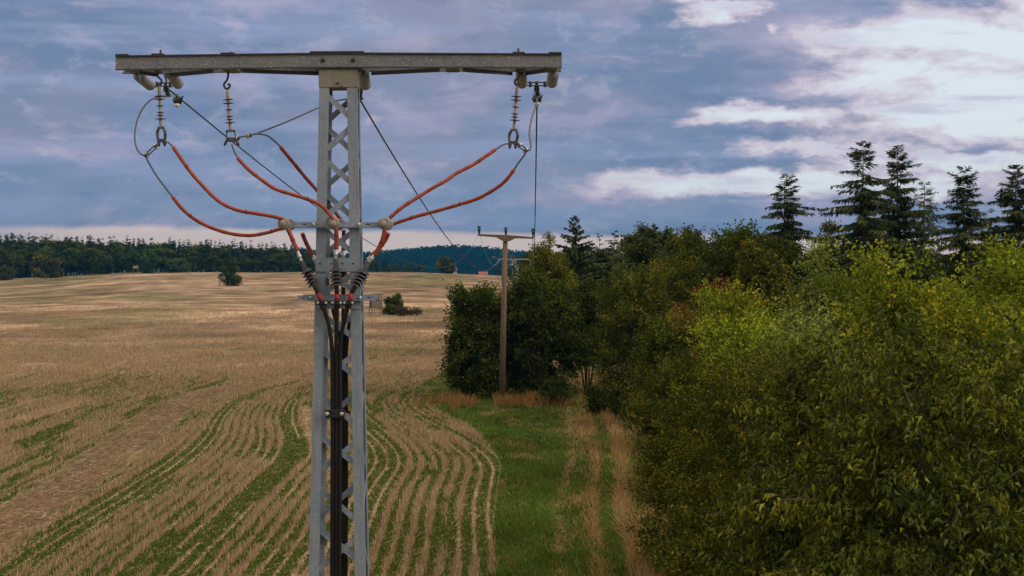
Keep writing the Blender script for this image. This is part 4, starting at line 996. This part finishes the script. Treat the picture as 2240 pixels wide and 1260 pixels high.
# ------------------------------------------------------------------ strain insulators behind the crossarm
def strain(label, p0, d0, p1, d1):
    a, c = A(*p0, d0), A(*p1, d1); ax = c - a; ln = ax.length; t = thing('strain_insulator', label, 'insulator', a)
    pr = [(0, .02), (.012, .030)]
    n = 11; st = (ln - .05) / n
    for i in range(n):
        z = .02 + i * st; pr += [(z, .036), (z + st * .22, .0455), (z + st * .55, .0455), (z + st * .8, .036)]
    pr += [(ln - .024, .040), (ln - .008, .028), (ln, .018)]
    MB().lathe(a, ax, pr, 20).build('porcelain', M['porcelain'], t)
    MB().lathe(a - ax.normalized() * .05, ax, [(0, .012), (.052, .014)], 8).build('end_cap', M['darksteel'], t)
    MB().lathe(c, ax, [(-.004, .016), (.03, .013), (.034, .008)], 8).build('end_cap', M['darksteel'], t)
strain('grey ribbed strain insulator, outermost under the left end of the crossarm', (302, 164), .34, (331, 188), .88)
strain('grey ribbed strain insulator beside the left rod insulator, nearer the mast', (374, 160), .34, (391, 185), .88)
strain('grey ribbed strain insulator showing just right of the mast cap', (795, 160), .34, (800, 188), .88)
strain('grey ribbed strain insulator beside the right rod insulator', (1140, 160), .34, (1142, 184), .88)
strain('grey ribbed strain insulator, outermost under the right end of the crossarm', (1211, 157), .34, (1207, 183), .88)
def yoke(label, x0, x1, y, xc, ctop, cend):
    t = thing('yoke_plate', label, 'yoke', A((x0 + x1) / 2, y, .93)); b = MB()
    for o in (-.013, .013):
        a, c = A(x0, y, .93) + Vector((0, 0, o)), A(x1, y, .93) + Vector((0, 0, o)); b.bar(a, c, Vector((0, 1, 0)), .045, Vector((0, 0, 1)), .007)
    for x in (x0 + 8, xc, x1 - 8): b.lathe(A(x, y, .93) - Vector((0, 0, .024)), (0, 0, 1), [(0, .012), (.048, .012)], 8)
    b.build('yoke_bars', M['darksteel'], t)
    b = MB(); p = [A(xc, y + 3, .94), A(*ctop, 1.0), A(*cend, 1.05)]
    b.tube(p, [.016, .022, .015], 8); b.bar(p[1] - Vector((.022, 0, 0)), p[1] + Vector((.022, 0, 0)), Vector((0, 1, 0)), .04, Vector((0, 0, 1)), .03)
    b.lathe(p[2] - Vector((.02, 0, 0)), (1, 0, 0), [(0, .014), (.045, .014)], 8)
    b.build('clamp', M['darksteel'], t)
yoke('double-bar yoke between the two strain insulators on the left', 332, 380, 185, 362, (364, 196), (368, 208))
yoke('double-bar yoke between the two strain insulators on the right', 1152, 1200, 184, 1174, (1174, 195), (1176, 206))
yoke('yoke half hidden behind the mast below its cap', 762, 800, 187, 786, (788, 198), (788, 215))

# ------------------------------------------------------------------ conductors
POLE_Y = 125.0
def span(a, b, sag, n=40):
    a, b = Vector(a), Vector(b)
    return [a.lerp(b, i / n) - Vector((0, 0, 4 * sag * (i / n) * (1 - i / n))) for i in range(n + 1)]
def conductor(label, a, b, sag, r=.0075, m='darkwire', name='overhead_wire', loc=None, n=40):
    o = MB().tube(span(a, b, sag, n), r, 6).build(name, M[m], None, loc=tuple(a)); return tag(o, label, 'cable')
WP = [at(1048, 507, POLE_Y), at(1106.5, 510, POLE_Y), at(1166, 512, POLE_Y)]
C0 = [A(371, 197, 1.05), A(788, 219, 1.05), A(1175, 206, 1.05)]
conductor('dark conductor sagging from the left crossarm end behind the mast to the brown pole', C0[0], WP[0], 1.85)
conductor('dark conductor running from the mast top across the sky to the brown pole', C0[1], WP[1], 1.85)
conductor('dark conductor dropping straight down from the right end of the crossarm to the brown pole', C0[2], WP[2], 1.85)

def indicator(label, px, py, dy, s):
    c = A(px, py, dy); t = thing('fault_indicator', label, 'line fitting', c)
    b = MB(); b.lathe(c + Vector((-.03, .0, .012)), (.5, .8, -.45), [(0, .022), (.008, .034), (.055, .036), (.062, .026)], 12)
    b.bar(c + Vector((-.028, 0, -.03)), c + Vector((.03, 0, .016)), Vector((0, 1, 0)), .05, Vector((.4, 0, 1)).normalized(), .045)
    b.build('body', M['rubber'], t, .003)
    b = MB(); b.lathe(c + Vector((-.012, -.02, -.036)), (.1, -.2, -1), [(0, .022), (.012, .024), (.018, .016), (.03, .006)], 12)
    b.build('ring', M['white'], t)
    pts = [c + Vector((-.02 + .026 * math.cos(a), 0, .03 + .02 * math.sin(a))) for a in [R(x) for x in range(-10, 191, 25)]]
    MB().tube(pts, .003, 6).build('loop', M['darksteel'], t)
indicator('black line indicator with a white ring on the left conductor', 391, 219, 1.35, 1)
indicator('black line indicator with a white ring on the right conductor', 1178, 216, 1.25, 1)

# ------------------------------------------------------------------ jumpers: bare wire and red covered leads
FD, RD, MD = -.115, .42, .165      # depths: front stand-offs, rear stand-offs, middle of the crossarm
def lead(label, wire, sheath, ties, rw=.0068, rs=.0144, wm='wire'):
    """wire / sheath: lists of (px, py, depth)"""
    ref = A(*sheath[0]); t = thing('covered_lead', label, 'cable', ref)
    sp_ = spline([A(*q) for q in sheath], 10)
    MB().tube(spline([A(*q) for q in wire] + [A(*sheath[0]) + (A(*sheath[1]) - A(*sheath[0])) * .06], 8), rw, 8).build('bare_wire', M[wm], t)
    rr = random.Random(len(label)); n = len(sp_)
    MB().tube(sp_, [rs * (1 + .05 * math.sin(i * .9 + rr.random())) for i in range(n)], 12).build('red_sheath', M['red'], t)
    for k in ties:
        i = int(k * (n - 1)); i = min(max(i, 1), n - 2); d = (sp_[i + 1] - sp_[i - 1]).normalized()
        b = MB().lathe(sp_[i] - d * .004, d, [(0, rs * 1.02), (.0006, rs * 1.1), (.0035, rs * 1.1), (.004, rs * 1.02)], 12)
        b.tube([sp_[i] + Vector((0, -rs, .0)), sp_[i] + Vector((.004, -rs * 1.3, .024))], .0016, 4)
        b.build('cable_tie', M['tie'], t)
lead('upper red lead sweeping from the left rod insulator to the left front stand-off', [(356, 312, MD), (368, 312, .15), (378, 321, .14)],
     [(379, 322, .14), (398, 350, .11), (420, 380, .09), (445, 408, .06), (470, 433, .03), (495, 450, 0), (525, 461, -.03), (560, 467, -.06), (595, 473, -.09), (618, 479, FD)], (.17, .72))
lead('lower red lead with a long bare wire, sagging furthest at the left', [(318, 341, .2), (325, 355, .22), (345, 388, .26), (377, 430, .32)],
     [(377, 430, .32), (400, 458, .33), (430, 482, .34), (465, 499, .36), (505, 511, .38), (545, 515, .39), (580, 510, .40), (612, 501, .41), (640, 496, RD)], (.2, .8))
lead('red lead from the middle rod insulator in front of the mast to the middle stand-off', [(507, 316, MD), (512, 330, .15), (520, 345, .13)],
     [(520, 346, .13), (545, 372, .09), (572, 393, .05), (600, 412, .01), (635, 424, -.05), (668, 434, -.09), (700, 448, -.12), (722, 470, -.13), (734, 486, FD - .01)], (.2, .66))
lead('short red lead that disappears behind the left side of the mast', [(516, 303, MD), (527, 299, .2), (545, 297, .26), (560, 293, .3), (585, 297, .34), (613, 320, .4)],
     [(613, 321, .4), (640, 354, .42), (668, 388, .44), (697, 420, .45), (722, 450, .46), (742, 475, .46), (752, 488, RD)], (.23,))
lead('upper red lead from the right rod insulator to the right front stand-off', [(1118, 314, MD), (1102, 316, .15), (1084, 327, .14)],
     [(1084, 327, .14), (1062, 342, .11), (1035, 360, .08), (1000, 378, .04), (975, 395, 0), (940, 415, -.03), (905, 437, -.07), (875, 457, -.1), (852, 477, FD)], (.2, .8))
lead('lower red lead curving from the right turnbuckle to the right rear stand-off', [(1151, 331, .2), (1146, 341, .2), (1135, 355, .22), (1125, 371, .25)],
     [(1125, 371, .25), (1105, 396, .27), (1080, 415, .3), (1045, 434, .33), (1005, 447, .36), (960, 460, .38), (915, 472, .40), (880, 483, .41), (858, 491, RD)], (.5, .8))
def wire(label, pts, r=.0068, m='wire', name='jumper_wire'):
    P = spline([A(*q) for q in pts], 10); o = MB().tube(P, r, 8).build(name, M[m], None, loc=tuple(P[0])); tag(o, label, 'cable')
wire('bare grey jumper loop bulging left of the left rod insulator', [(368, 211, 1.05), (345, 212, .85), (322, 225, .65), (303, 255, .5), (295, 290, .38), (297, 318, .28), (306, 335, .22), (317, 341, .2)])
wire('bare grey jumper loop hanging beside the right rod insulator', [(1176, 212, 1.05), (1171, 235, .85), (1163, 260, .6), (1158, 290, .4), (1161, 315, .27), (1160, 327, .22), (1151, 329, .2)])
wire('bare grey jumper climbing from the middle rod insulator to the mast top', [(516, 303, .17), (530, 299, .22), (560, 292, .32), (590, 281, .42), (630, 265, .6), (680, 243, .8), (720, 225, .95), (755, 217, 1.0), (787, 216, 1.05)])

def turnbuckle(label, p0, p1):
    a, c = A(*p0), A(*p1); t = thing('turnbuckle', label, 'line fitting', a); d = (c - a).normalized(); n = d.cross(Vector((0, 1, 0))).normalized(); b = MB()
    L = (c - a).length
    for s in (-1, 1): b.tube([a + d * L * .12 + n * s * .011, a + d * L * .88 + n * s * .011], .0055, 6)
    b.tube([a - d * .012, a + d * L * .22], .012, 8); b.tube([c + d * .006, c - d * L * .22], .013, 8)
    b.build('frame', M['darksteel'], t)
    b = MB(); b.lathe(a + d * L * .16 - n * .025, n, [(0, .008), (.05, .008)], 8); b.lathe(c - d * L * .12 - n * .025, n, [(0, .009), (.05, .009)], 8); b.build('bolt', M['bolt'], t)
turnbuckle('turnbuckle slanting down left from the left rod insulator', (344, 317, .165), (318, 341, .2))
turnbuckle('short turnbuckle right of the right rod insulator fork', (1134, 316, .165), (1152, 330, .2))
def wclamp(label, px, py, dy):
    c = A(px, py, dy); t = thing('wire_clamp', label, 'line fitting', c); b = MB()
    b.bar(c - Vector((.02, 0, .004)), c + Vector((.02, 0, .004)), Vector((0, 1, 0)), .03, Vector((0, 0, 1)), .026); b.build('block', M['darksteel'], t, .003)
    b = MB(); b.lathe(c + Vector((-.008, -.008, -.024)), (0, 0, 1), [(0, .006), (.006, .009), (.04, .009), (.046, .005)], 8)
    b.tube([c + Vector((-.014, 0, .012)), c + Vector((-.012, 0, .026)), c + Vector((.014, 0, .028))], .0035, 6); b.build('bolt', M['bolt'], t)
wclamp('small clamp on the bare jumper right beside the middle rod insulator', 519, 304, .18)
wclamp('small clamp where the bare jumper splits towards the mast top', 545, 297, .26)

# ------------------------------------------------------------------ terminations and black cables on the mast
def termination(label, tube_, con, body, shed_t, clamp_p, cable, dy, tape=True):
    """red tail, bright lug, black body with sheds, red tape, black cable down the mast"""
    t = thing('power_cable', label, 'cable', A(*clamp_p, dy))
    P = spline([A(*q) for q in tube_], 8)
    MB().tube(P, .0165, 12).build('red_sheath', M['red'], t)
    k = len(P) // 2; d = (P[k + 1] - P[k - 1]).normalized()
    MB().lathe(P[k], d, [(0, .0172), (.001, .0186), (.006, .0186), (.007, .0172)], 12).build('cable_tie', M['tie'], t)
    a, c = A(*con[0], dy), A(*con[1], dy); ax = (c - a); L = ax.length; b = MB()
    b.lathe(a, ax, [(-.012, .010), (0, .011), (.008, .013), (L * .3, .013), (L * .36, .017), (L * .62, .017), (L * .68, .0125), (L, .014), (L + .01, .014)], 14)
    for q in (.2, .5, .8): b.lathe(a + ax * q + Vector((0, -.012, 0)), (0, -1, 0), [(0, .0065), (.006, .0065), (.0065, .004)], 8)
    b.build('lug', M['bolt'], t)
    a, c = A(*body[0], dy), A(*body[1], dy); ax = c - a; L = ax.length
    MB().lathe(a, ax, [(0, .0165), (.004, .0185), (L * .33, .019), (L * .30, .0205), (L * .66, .0205), (L * .70, .018), (L, .0165)], 16).build('body', M['shed'], t)
    for q in shed_t:
        MB().lathe(a + ax * q, ax, [(-.004, .0215), (.0, .030), (.016, .0475), (.0185, .048), (.019, .046), (.012, .03), (.014, .0215)], 22).build('shed', M['shed'], t)
    e = A(*clamp_p, dy); d = (e - c).normalized(); Lt = (e - c).length
    if tape: MB().lathe(c - ax.normalized() * .006, d, [(0, .0172), (Lt * .75, .0172), (Lt * .8, .015)], 12).build('red_tape', M['redtape'], t)
    P = spline([A(*clamp_p, dy)] + [A(x, y, dd) for x, y, dd in cable], 6)
    MB().tube([c] + P, .0158, 12).build('jacket', M['cablejacket'], t)
    b = MB(); cl = e + Vector((0, -.02 if dy < .1 else .02, 0))
    b.lathe(e - Vector((0, 0, .016)), d, [(-.012, .024), (.03, .024)], 14)
    b.bar(cl - Vector((.046, 0, .004)), cl + Vector((.046, 0, .004)), Vector((0, 1, 0)), .03, Vector((0, 0, 1)), .032)
    cc = b.build('cable_clamp', M['rubber'], t, .003)
    b = MB()
    for s in (-1, 1): b = MB().lathe(cl + Vector((s * .031, -.015 if dy < .1 else .015, -.001)), (0, -1 if dy < .1 else 1, 0), [(0, .0095), (.008, .0095), (.0085, .006)], 10); b.build('bolt', M['bolt'], cc)
FY, RY = -.10, .44
def low(px, dd): # straight down to the ground
    return [(px + a, py, (CY - hwz(zof(py)) - .026 if dd < .1 else CY + hwz(zof(py)) + .026) - YP) for a, py in ((0, 900), (-.5, 1100), (-1.5, 1300), (-5, 2200), (-9, 3150))]
SH = (.27, .37, .47, .57, .67)
termination('front left black cable with sheds, curving in from the left stand-off', [(629, 500, FD), (636, 515, -.11), (644, 534, -.105), (651, 549, FY)], ((651, 550), (659, 571)), ((659, 571), (697, 643)), SH, (705, 662),
            [(712, 685, -.09), (720, 715, -.075), (725, 750, -.072), (727, 800, -.07)] + low(727.5, .085), FY)
termination('front middle black cable standing upright in the centre of the mast', [(735, 499, FD), (736, 515, -.11), (736, 545, FY)], ((735.5, 546), (734, 566)), ((734, 566), (737, 645)), SH, (737, 662),
            [(737, 690, -.09), (736, 720, -.085), (735.5, 760, -.08), (735.5, 800, -.075)] + low(735.5, .085), FY)
termination('front right black cable with sheds, curving in from the right stand-off', [(842, 501, FD), (838, 520, -.11), (830, 540, -.105), (820, 558, FY)], ((818, 558), (807, 573)), ((807, 573), (768, 643)), SH, (763, 662),
            [(757, 688, -.09), (750, 715, -.075), (745, 750, -.072), (743.5, 800, -.07)] + low(743.5, .085), FY)
termination('rear left black cable mostly hidden behind the left leg of the mast', [(661, 510, RD), (667, 525, RY), (674, 540, RY), (684, 558, RY)], ((685, 559), (692, 576)), ((692, 576), (718, 643)), SH, (725, 660),
            [(731, 688, .40), (740, 720, .38), (746, 755, .375), (747, 800, .375)] + low(748, .27), RY)
termination('rear middle black cable behind the upright centre cable', [(752, 503, RD), (752, 520, RY), (751, 548, RY)], ((751, 549), (751, 568)), ((751, 568), (751, 645)), SH, (751, 660),
            [(751, 690, .40), (751, 720, .385), (752, 760, .38), (752.5, 800, .375)] + low(753, .28), RY)
termination('rear right black cable partly hidden behind the front right one', [(850, 510, RD), (843, 525, RY), (828, 545, RY), (811, 560, RY)], ((810, 561), (803, 574)), ((803, 574), (779, 643)), SH, (774, 660),
            [(770, 688, .40), (763, 715, .38), (758, 755, .375), (757, 800, .375)] + low(757.5, .28), RY)
def bundle_clamp(label, pts, py, dy):
    x0, x1 = pts; a, c = A(x0, py, dy), A(x1, py, dy); t = thing('bundle_clamp', label, 'clamp', a); b = MB()
    for o in (-.022, .022): b.bar(a + Vector((0, 0, o)), c + Vector((0, 0, o)), Vector((0, 1, 0)), .04, Vector((0, 0, 1)), .018)
    b.bar(a, c, Vector((0, 1, 0)), .034, Vector((0, 0, 1)), .03); b.build('block', M['rubber'], t, .004)
    b = MB()
    for x in (x0 + 4, x1 - 6): b = MB().lathe(A(x, py, dy) + Vector((0, -.021, 0)), (0, -1, 0), [(0, .015), (.004, .015), (.0045, .009), (.012, .009)], 12); b.build('bolt', M['bolt'], t)
bundle_clamp('black clamp with two bright bolts holding the front cables', (712, 754), 905, -.10)
bundle_clamp('black clamp behind it holding the rear cables', (738, 767), 907, .39)
bundle_clamp('black clamp holding the cables low on the mast, below the picture', (708, 752), 1700, -.155)

# ------------------------------------------------------------------ brown pole and the far line
def tpole(name, label, px0, py0, px1, py1, Y, r0, r1, arm, armth, ins, mpole, insm, brace=True, insh=.55):
    """plain round pole with a T-shaped arm; arm = ((px,py),(px,py))"""
    base = at(px0, py0, Y); base.z = gz(base.x, Y); t = thing(name, label, 'utility pole', base); top = at(px1, py1, Y)
    MB().tube([base - Vector((0, 0, .3)), base.lerp(top, .5), top], [r0, (r0 + r1) / 2, r1], 14).build('pole', M[mpole], t)
    a, c = at(*arm[0], Y) + Vector((0, -r1 - .06, 0)), at(*arm[1], Y) + Vector((0, -r1 - .06, 0)); m = a.lerp(c, .5); b = MB(); th = armth
    def sec(p, h0, h1): return [p + Vector((0, -.06, -h0)), p + Vector((0, .06, -h0)), p + Vector((0, .06, h1)), p + Vector((0, -.06, h1))]
    st = [(a, th * .55, th * .45), (a.lerp(m, .64), th * .8, th * .7), (a.lerp(m, .66), th * .8, th * .7), (a.lerp(m, .88), th * (2.5 if brace else .8), th * .7), (m, th * (2.6 if brace else .8), th * .8)]
    st += [(a.lerp(c, 1 - .5 * q), h0, h1) for q, h0, h1 in ((.88, th * (2.5 if brace else .8), th * .7), (.66, th * .8, th * .7), (.64, th * .8, th * .7), (0, th * .55, th * .45))]
    for p, h0, h1 in st: b.v += sec(p, h0, h1)
    n = len(st)
    for i in range(n - 1):
        for j in range(4): b.f.append((i * 4 + j, i * 4 + (j + 1) % 4, i * 4 + 4 + (j + 1) % 4, i * 4 + 4 + j)); b.sm.append(False)
    b.f += [(3, 2, 1, 0), tuple(4 * (n - 1) + j for j in range(4))]; b.sm += [False, False]
    b.build('crossarm', M[mpole], t)
    for px, py in ins:
        p = at(px, py, Y) + Vector((0, -r1 - .06, 0))
        k = insh; MB().lathe(p, (0, 0, 1), [(-.04, .05), (.0, .055), (k * .12, .06), (k * .5, .075), (k * .55, .10), (k * .68, .11), (k * .72, .085), (k * .85, .085), (k * .92, .13), (k, .12)], 14).build('insulator', M[insm], t)
    return t
tpole('utility_pole', 'plain brown pole with a T-shaped arm and three dark insulators in front of the hornbeam', 1097.5, 882, 1105.5, 517, POLE_Y, .205, .15,
      ((1045.5, 514), (1167.5, 520.5)), .12, ((1048.3, 513.5), (1106.5, 516.5), (1166, 519)), 'brownpole', 'darkinsul')
LY = 209.0
def far_pylon():
    base = at(1125.0, 600, LY); base.z = gz(base.x, LY); top = at(1125, 563, LY); t = thing('far_lattice_pylon', 'pale lattice pylon with a flat arm, behind the brown pole', 'pylon', base)
    H = top.z - base.z
    for sx in (-1, 1):
        for sy in (-1, 1):
            MB().tube([base + Vector((sx * .24, sy * .24, -.2)), base + Vector((sx * .155, sy * .155, H))], .045, 5).build('leg', M['farsteel'], t)
    for s in range(4):
        b = MB()
        for k in range(14):
            h0, h1 = H * k / 14, H * (k + 1) / 14; w0, w1 = .24 - .085 * k / 14, .24 - .085 * (k + 1) / 14; q = 1 if k % 2 else -1
            p0, p1 = ((q * w0, -w0), (-q * w1, -w1)) if s == 0 else ((q * w0, w0), (-q * w1, w1)) if s == 1 else ((-w0, q * w0), (-w1, -q * w1)) if s == 2 else ((w0, q * w0), (w1, -q * w1))
            b.tube([base + Vector((*p0, h0)), base + Vector((*p1, h1))], .03, 4)
        b.build('lacing', M['farsteel'], t)
    a, c = at(1091, 567.5, LY), at(1159.5, 567, LY); b = MB()
    for dy in (-.2, .2): b.bar(a + Vector((0, dy, 0)), c + Vector((0, dy, 0)), Vector((0, 0, 1)), .14, Vector((0, 1, 0)), .06)
    b.build('crossarm', M['farsteel'], t)
    b = MB(); b.box(top + Vector((-.25, -.25, -.15)), top + Vector((.25, .25, .12))); b.build('cap_plate', M['darksteel'], t)
far_pylon()
tpole('utility_pole', 'grey pole with a straight arm just right of the far lattice pylon', 1133, 640, 1133, 577, 365, .16, .12, ((1113, 578.5), (1153.5, 579)), .12, (), 'farsteel', 'darkinsul', False)
tpole('utility_pole', 'thin grey pole right of the straight-armed pole', 1141, 640, 1141, 581, 520, .17, .13, ((1127, 582), (1155, 582)), .1, (), 'farsteel', 'darkinsul', False)
tpole('utility_pole', 'small T-shaped pole high on the horizon behind the far lattice pylon', 1118.5, 606, 1118.5, 558, 980, .2, .16, ((1111, 558.5), (1126, 558.5)), .14, (), 'brownpole', 'darkinsul', False)
ends = [at(1092, 567, LY), at(1125, 566, LY), at(1159, 566, LY)]
for i, (k, lab) in enumerate((('left', 'thin conductor falling from the left insulator of the brown pole towards the far pylon'), ('middle', 'thin conductor from the top of the brown pole towards the far pylon'), ('right', 'pale conductor from the right insulator of the brown pole along the hedge'))):
    conductor(lab, WP[i], ends[i], 1.3, .011, 'palewire')
e2 = [at(1114, 578, 365), at(1133, 577, 365), at(1153, 578, 365)]
for i, lab in enumerate(('left wire beyond the far lattice pylon', 'middle wire beyond the far lattice pylon', 'right wire beyond the far lattice pylon')):
    conductor(lab, ends[i], e2[i], 2.2, .01, 'palewire')

# ------------------------------------------------------------------ hides and houses
def hide(label, px, Y, w, h, floor, rz, wallm, side, ladder=True):
    p = Vector(spot(px, Y)); t = thing('hunting_hide', label, 'hunting hide', p, None, rz); BASE[t] = Vector((0, 0, 0)); d = w * .9
    for sx in (-1, 1):
        for sy in (-1, 1): MB().bar(Vector((sx * w * .56, sy * d * .56, -.2)), Vector((sx * w * .45, sy * d * .45, h)), (1, 0, 0), .11, (0, 1, 0), .11).build('post', M['wood'], t)
    b = MB(); b.box((-w / 2, -d / 2, floor - .08), (w / 2, d / 2, floor)); b.build('platform', M['darkwood'], t)
    b = MB(); hh = (h - floor); th = .04
    b.box((-w / 2, -d / 2, floor), (w / 2, -d / 2 + th, floor + hh * .55)); b.build('wall', M[wallm], t)
    b = MB(); b.box((-w / 2, -d / 2 + th, floor), (-w / 2 + th, d / 2, floor + hh * .6)); b.box((w / 2 - th, -d / 2 + th, floor), (w / 2, d / 2, floor + hh * .6)); b.box((-w / 2 + th, d / 2 - th, floor), (w / 2 - th, d / 2, h - .05)); b.build('wall', M[side], t)
    b = MB(); b.hexa([(-w * .62, -d * .68, h - .03), (w * .62, -d * .68, h + .06), (w * .62, d * .65, h + .06), (-w * .62, d * .65, h - .03), (-w * .62, -d * .68, h + .05), (w * .62, -d * .68, h + .14), (w * .62, d * .65, h + .14), (-w * .62, d * .65, h + .05)]); b.build('roof', M['darkwood'], t)
    if ladder:
        b = MB(); f0 = floor + .3
        for sx in (-.22, .22): b.bar((-w * .2 + sx, -d * .5 - 1.0, 0), (-w * .2 + sx, -d * .52, f0), (1, 0, 0), .07, (0, 1, 0), .07)
        for k in range(1, 6): q = k / 6; b.bar((-w * .2 - .25, -d * .5 - 1.0 + q * 1.0, q * f0), (-w * .2 + .25, -d * .5 - 1.0 + q * 1.0, q * f0), (0, 0, 1), .05, (0, 1, 0), .05)
        b.build('ladder', M['wood'], t)
    return t
hide('grey boarded hunting hide beside the dark rounded bush, seen right of the mast', 822, 312, 1.6, 3.35, 1.35, .35, 'wood', 'darkwood')
hide('weathered hunting hide half hidden by the small lone tree', 486, 557, 1.3, 3.4, 1.9, -.3, 'wood', 'wood')
hide('small hunting hide with a pale front on the crest before the far wood', 297, 938, 2.3, 4.6, 2.6, .1, 'palewood', 'brick', False)
def house(label, px, Y, w, d, eave, ridge, rz, wallm, roofm, z=None):
    p = Vector(spot(px, Y)); p.z = p.z if z is None else z
    t = thing('house', label, 'house', p, None, rz); BASE[t] = Vector((0, 0, 0))
    b = MB(); b.box((-w / 2, -d / 2, -3), (w / 2, d / 2, eave)); b.add([(-w / 2, -d / 2, eave), (-w / 2, d / 2, eave), (-w / 2, 0, ridge - .15), (w / 2, -d / 2, eave), (w / 2, d / 2, eave), (w / 2, 0, ridge - .15)], [(0, 2, 1), (3, 4, 5)])
    b.build('wall', M[wallm], t)
    b = MB()
    for s in (-1, 1):
        q = [(-w / 2 - .4, s * (d / 2 + .4), eave - .25), (w / 2 + .4, s * (d / 2 + .4), eave - .25), (w / 2 + .4, 0, ridge), (-w / 2 - .4, 0, ridge)]
        b.hexa([Vector(v) for v in q] + [Vector(v) + Vector((0, 0, .25)) for v in q])
    b.build('roof', M[roofm], t)
    for k in (-1, 0, 1):
        b = MB(); x = k * w * .3; b.box((x - .5, -d / 2 - .04, eave * .35), (x + .5, -d / 2 + .02, eave * .8)); b.build('window', M['glass'], t)
house('low barn with a dull red roof just beyond the crest of the field', 1057, 1150, 4.6, 5.0, 1.5, 2.9, .05, 'wall', 'redroof')
house('white house with a brown roof among the trees of the distant hill', 1081, 3700, 9, 8, 6, 10, -.7, 'wall', 'brownroof', at(1081, 573, 3700).z)
house('reddish house at the foot of the distant hill', 994, 3050, 6, 7, 4.5, 8, .3, 'wall', 'redroof', at(994, 596, 3050).z)

# ------------------------------------------------------------------ the air
def haze():
    b = MB().box((-2700, -200, -60), (2700, 5400, 75)); m = bpy.data.materials.new('haze_air'); m.use_nodes = True; t = NT(m.node_tree)
    t.n.remove(t.n['Principled BSDF']); v = t.new('ShaderNodeVolumePrincipled'); t.l.new(v.outputs[0], t.n['Material Output'].inputs['Volume'])
    v.inputs['Color'].default_value = (.02, .23, .50, 1); v.inputs['Density'].default_value = .00011; v.inputs['Anisotropy'].default_value = .1
    o = b.build('haze', m); tag(o, kind='stuff'); m.cycles.homogeneous_volume = True if hasattr(m.cycles, 'homogeneous_volume') else None
try: haze()
except Exception as e: print('HAZE', e)
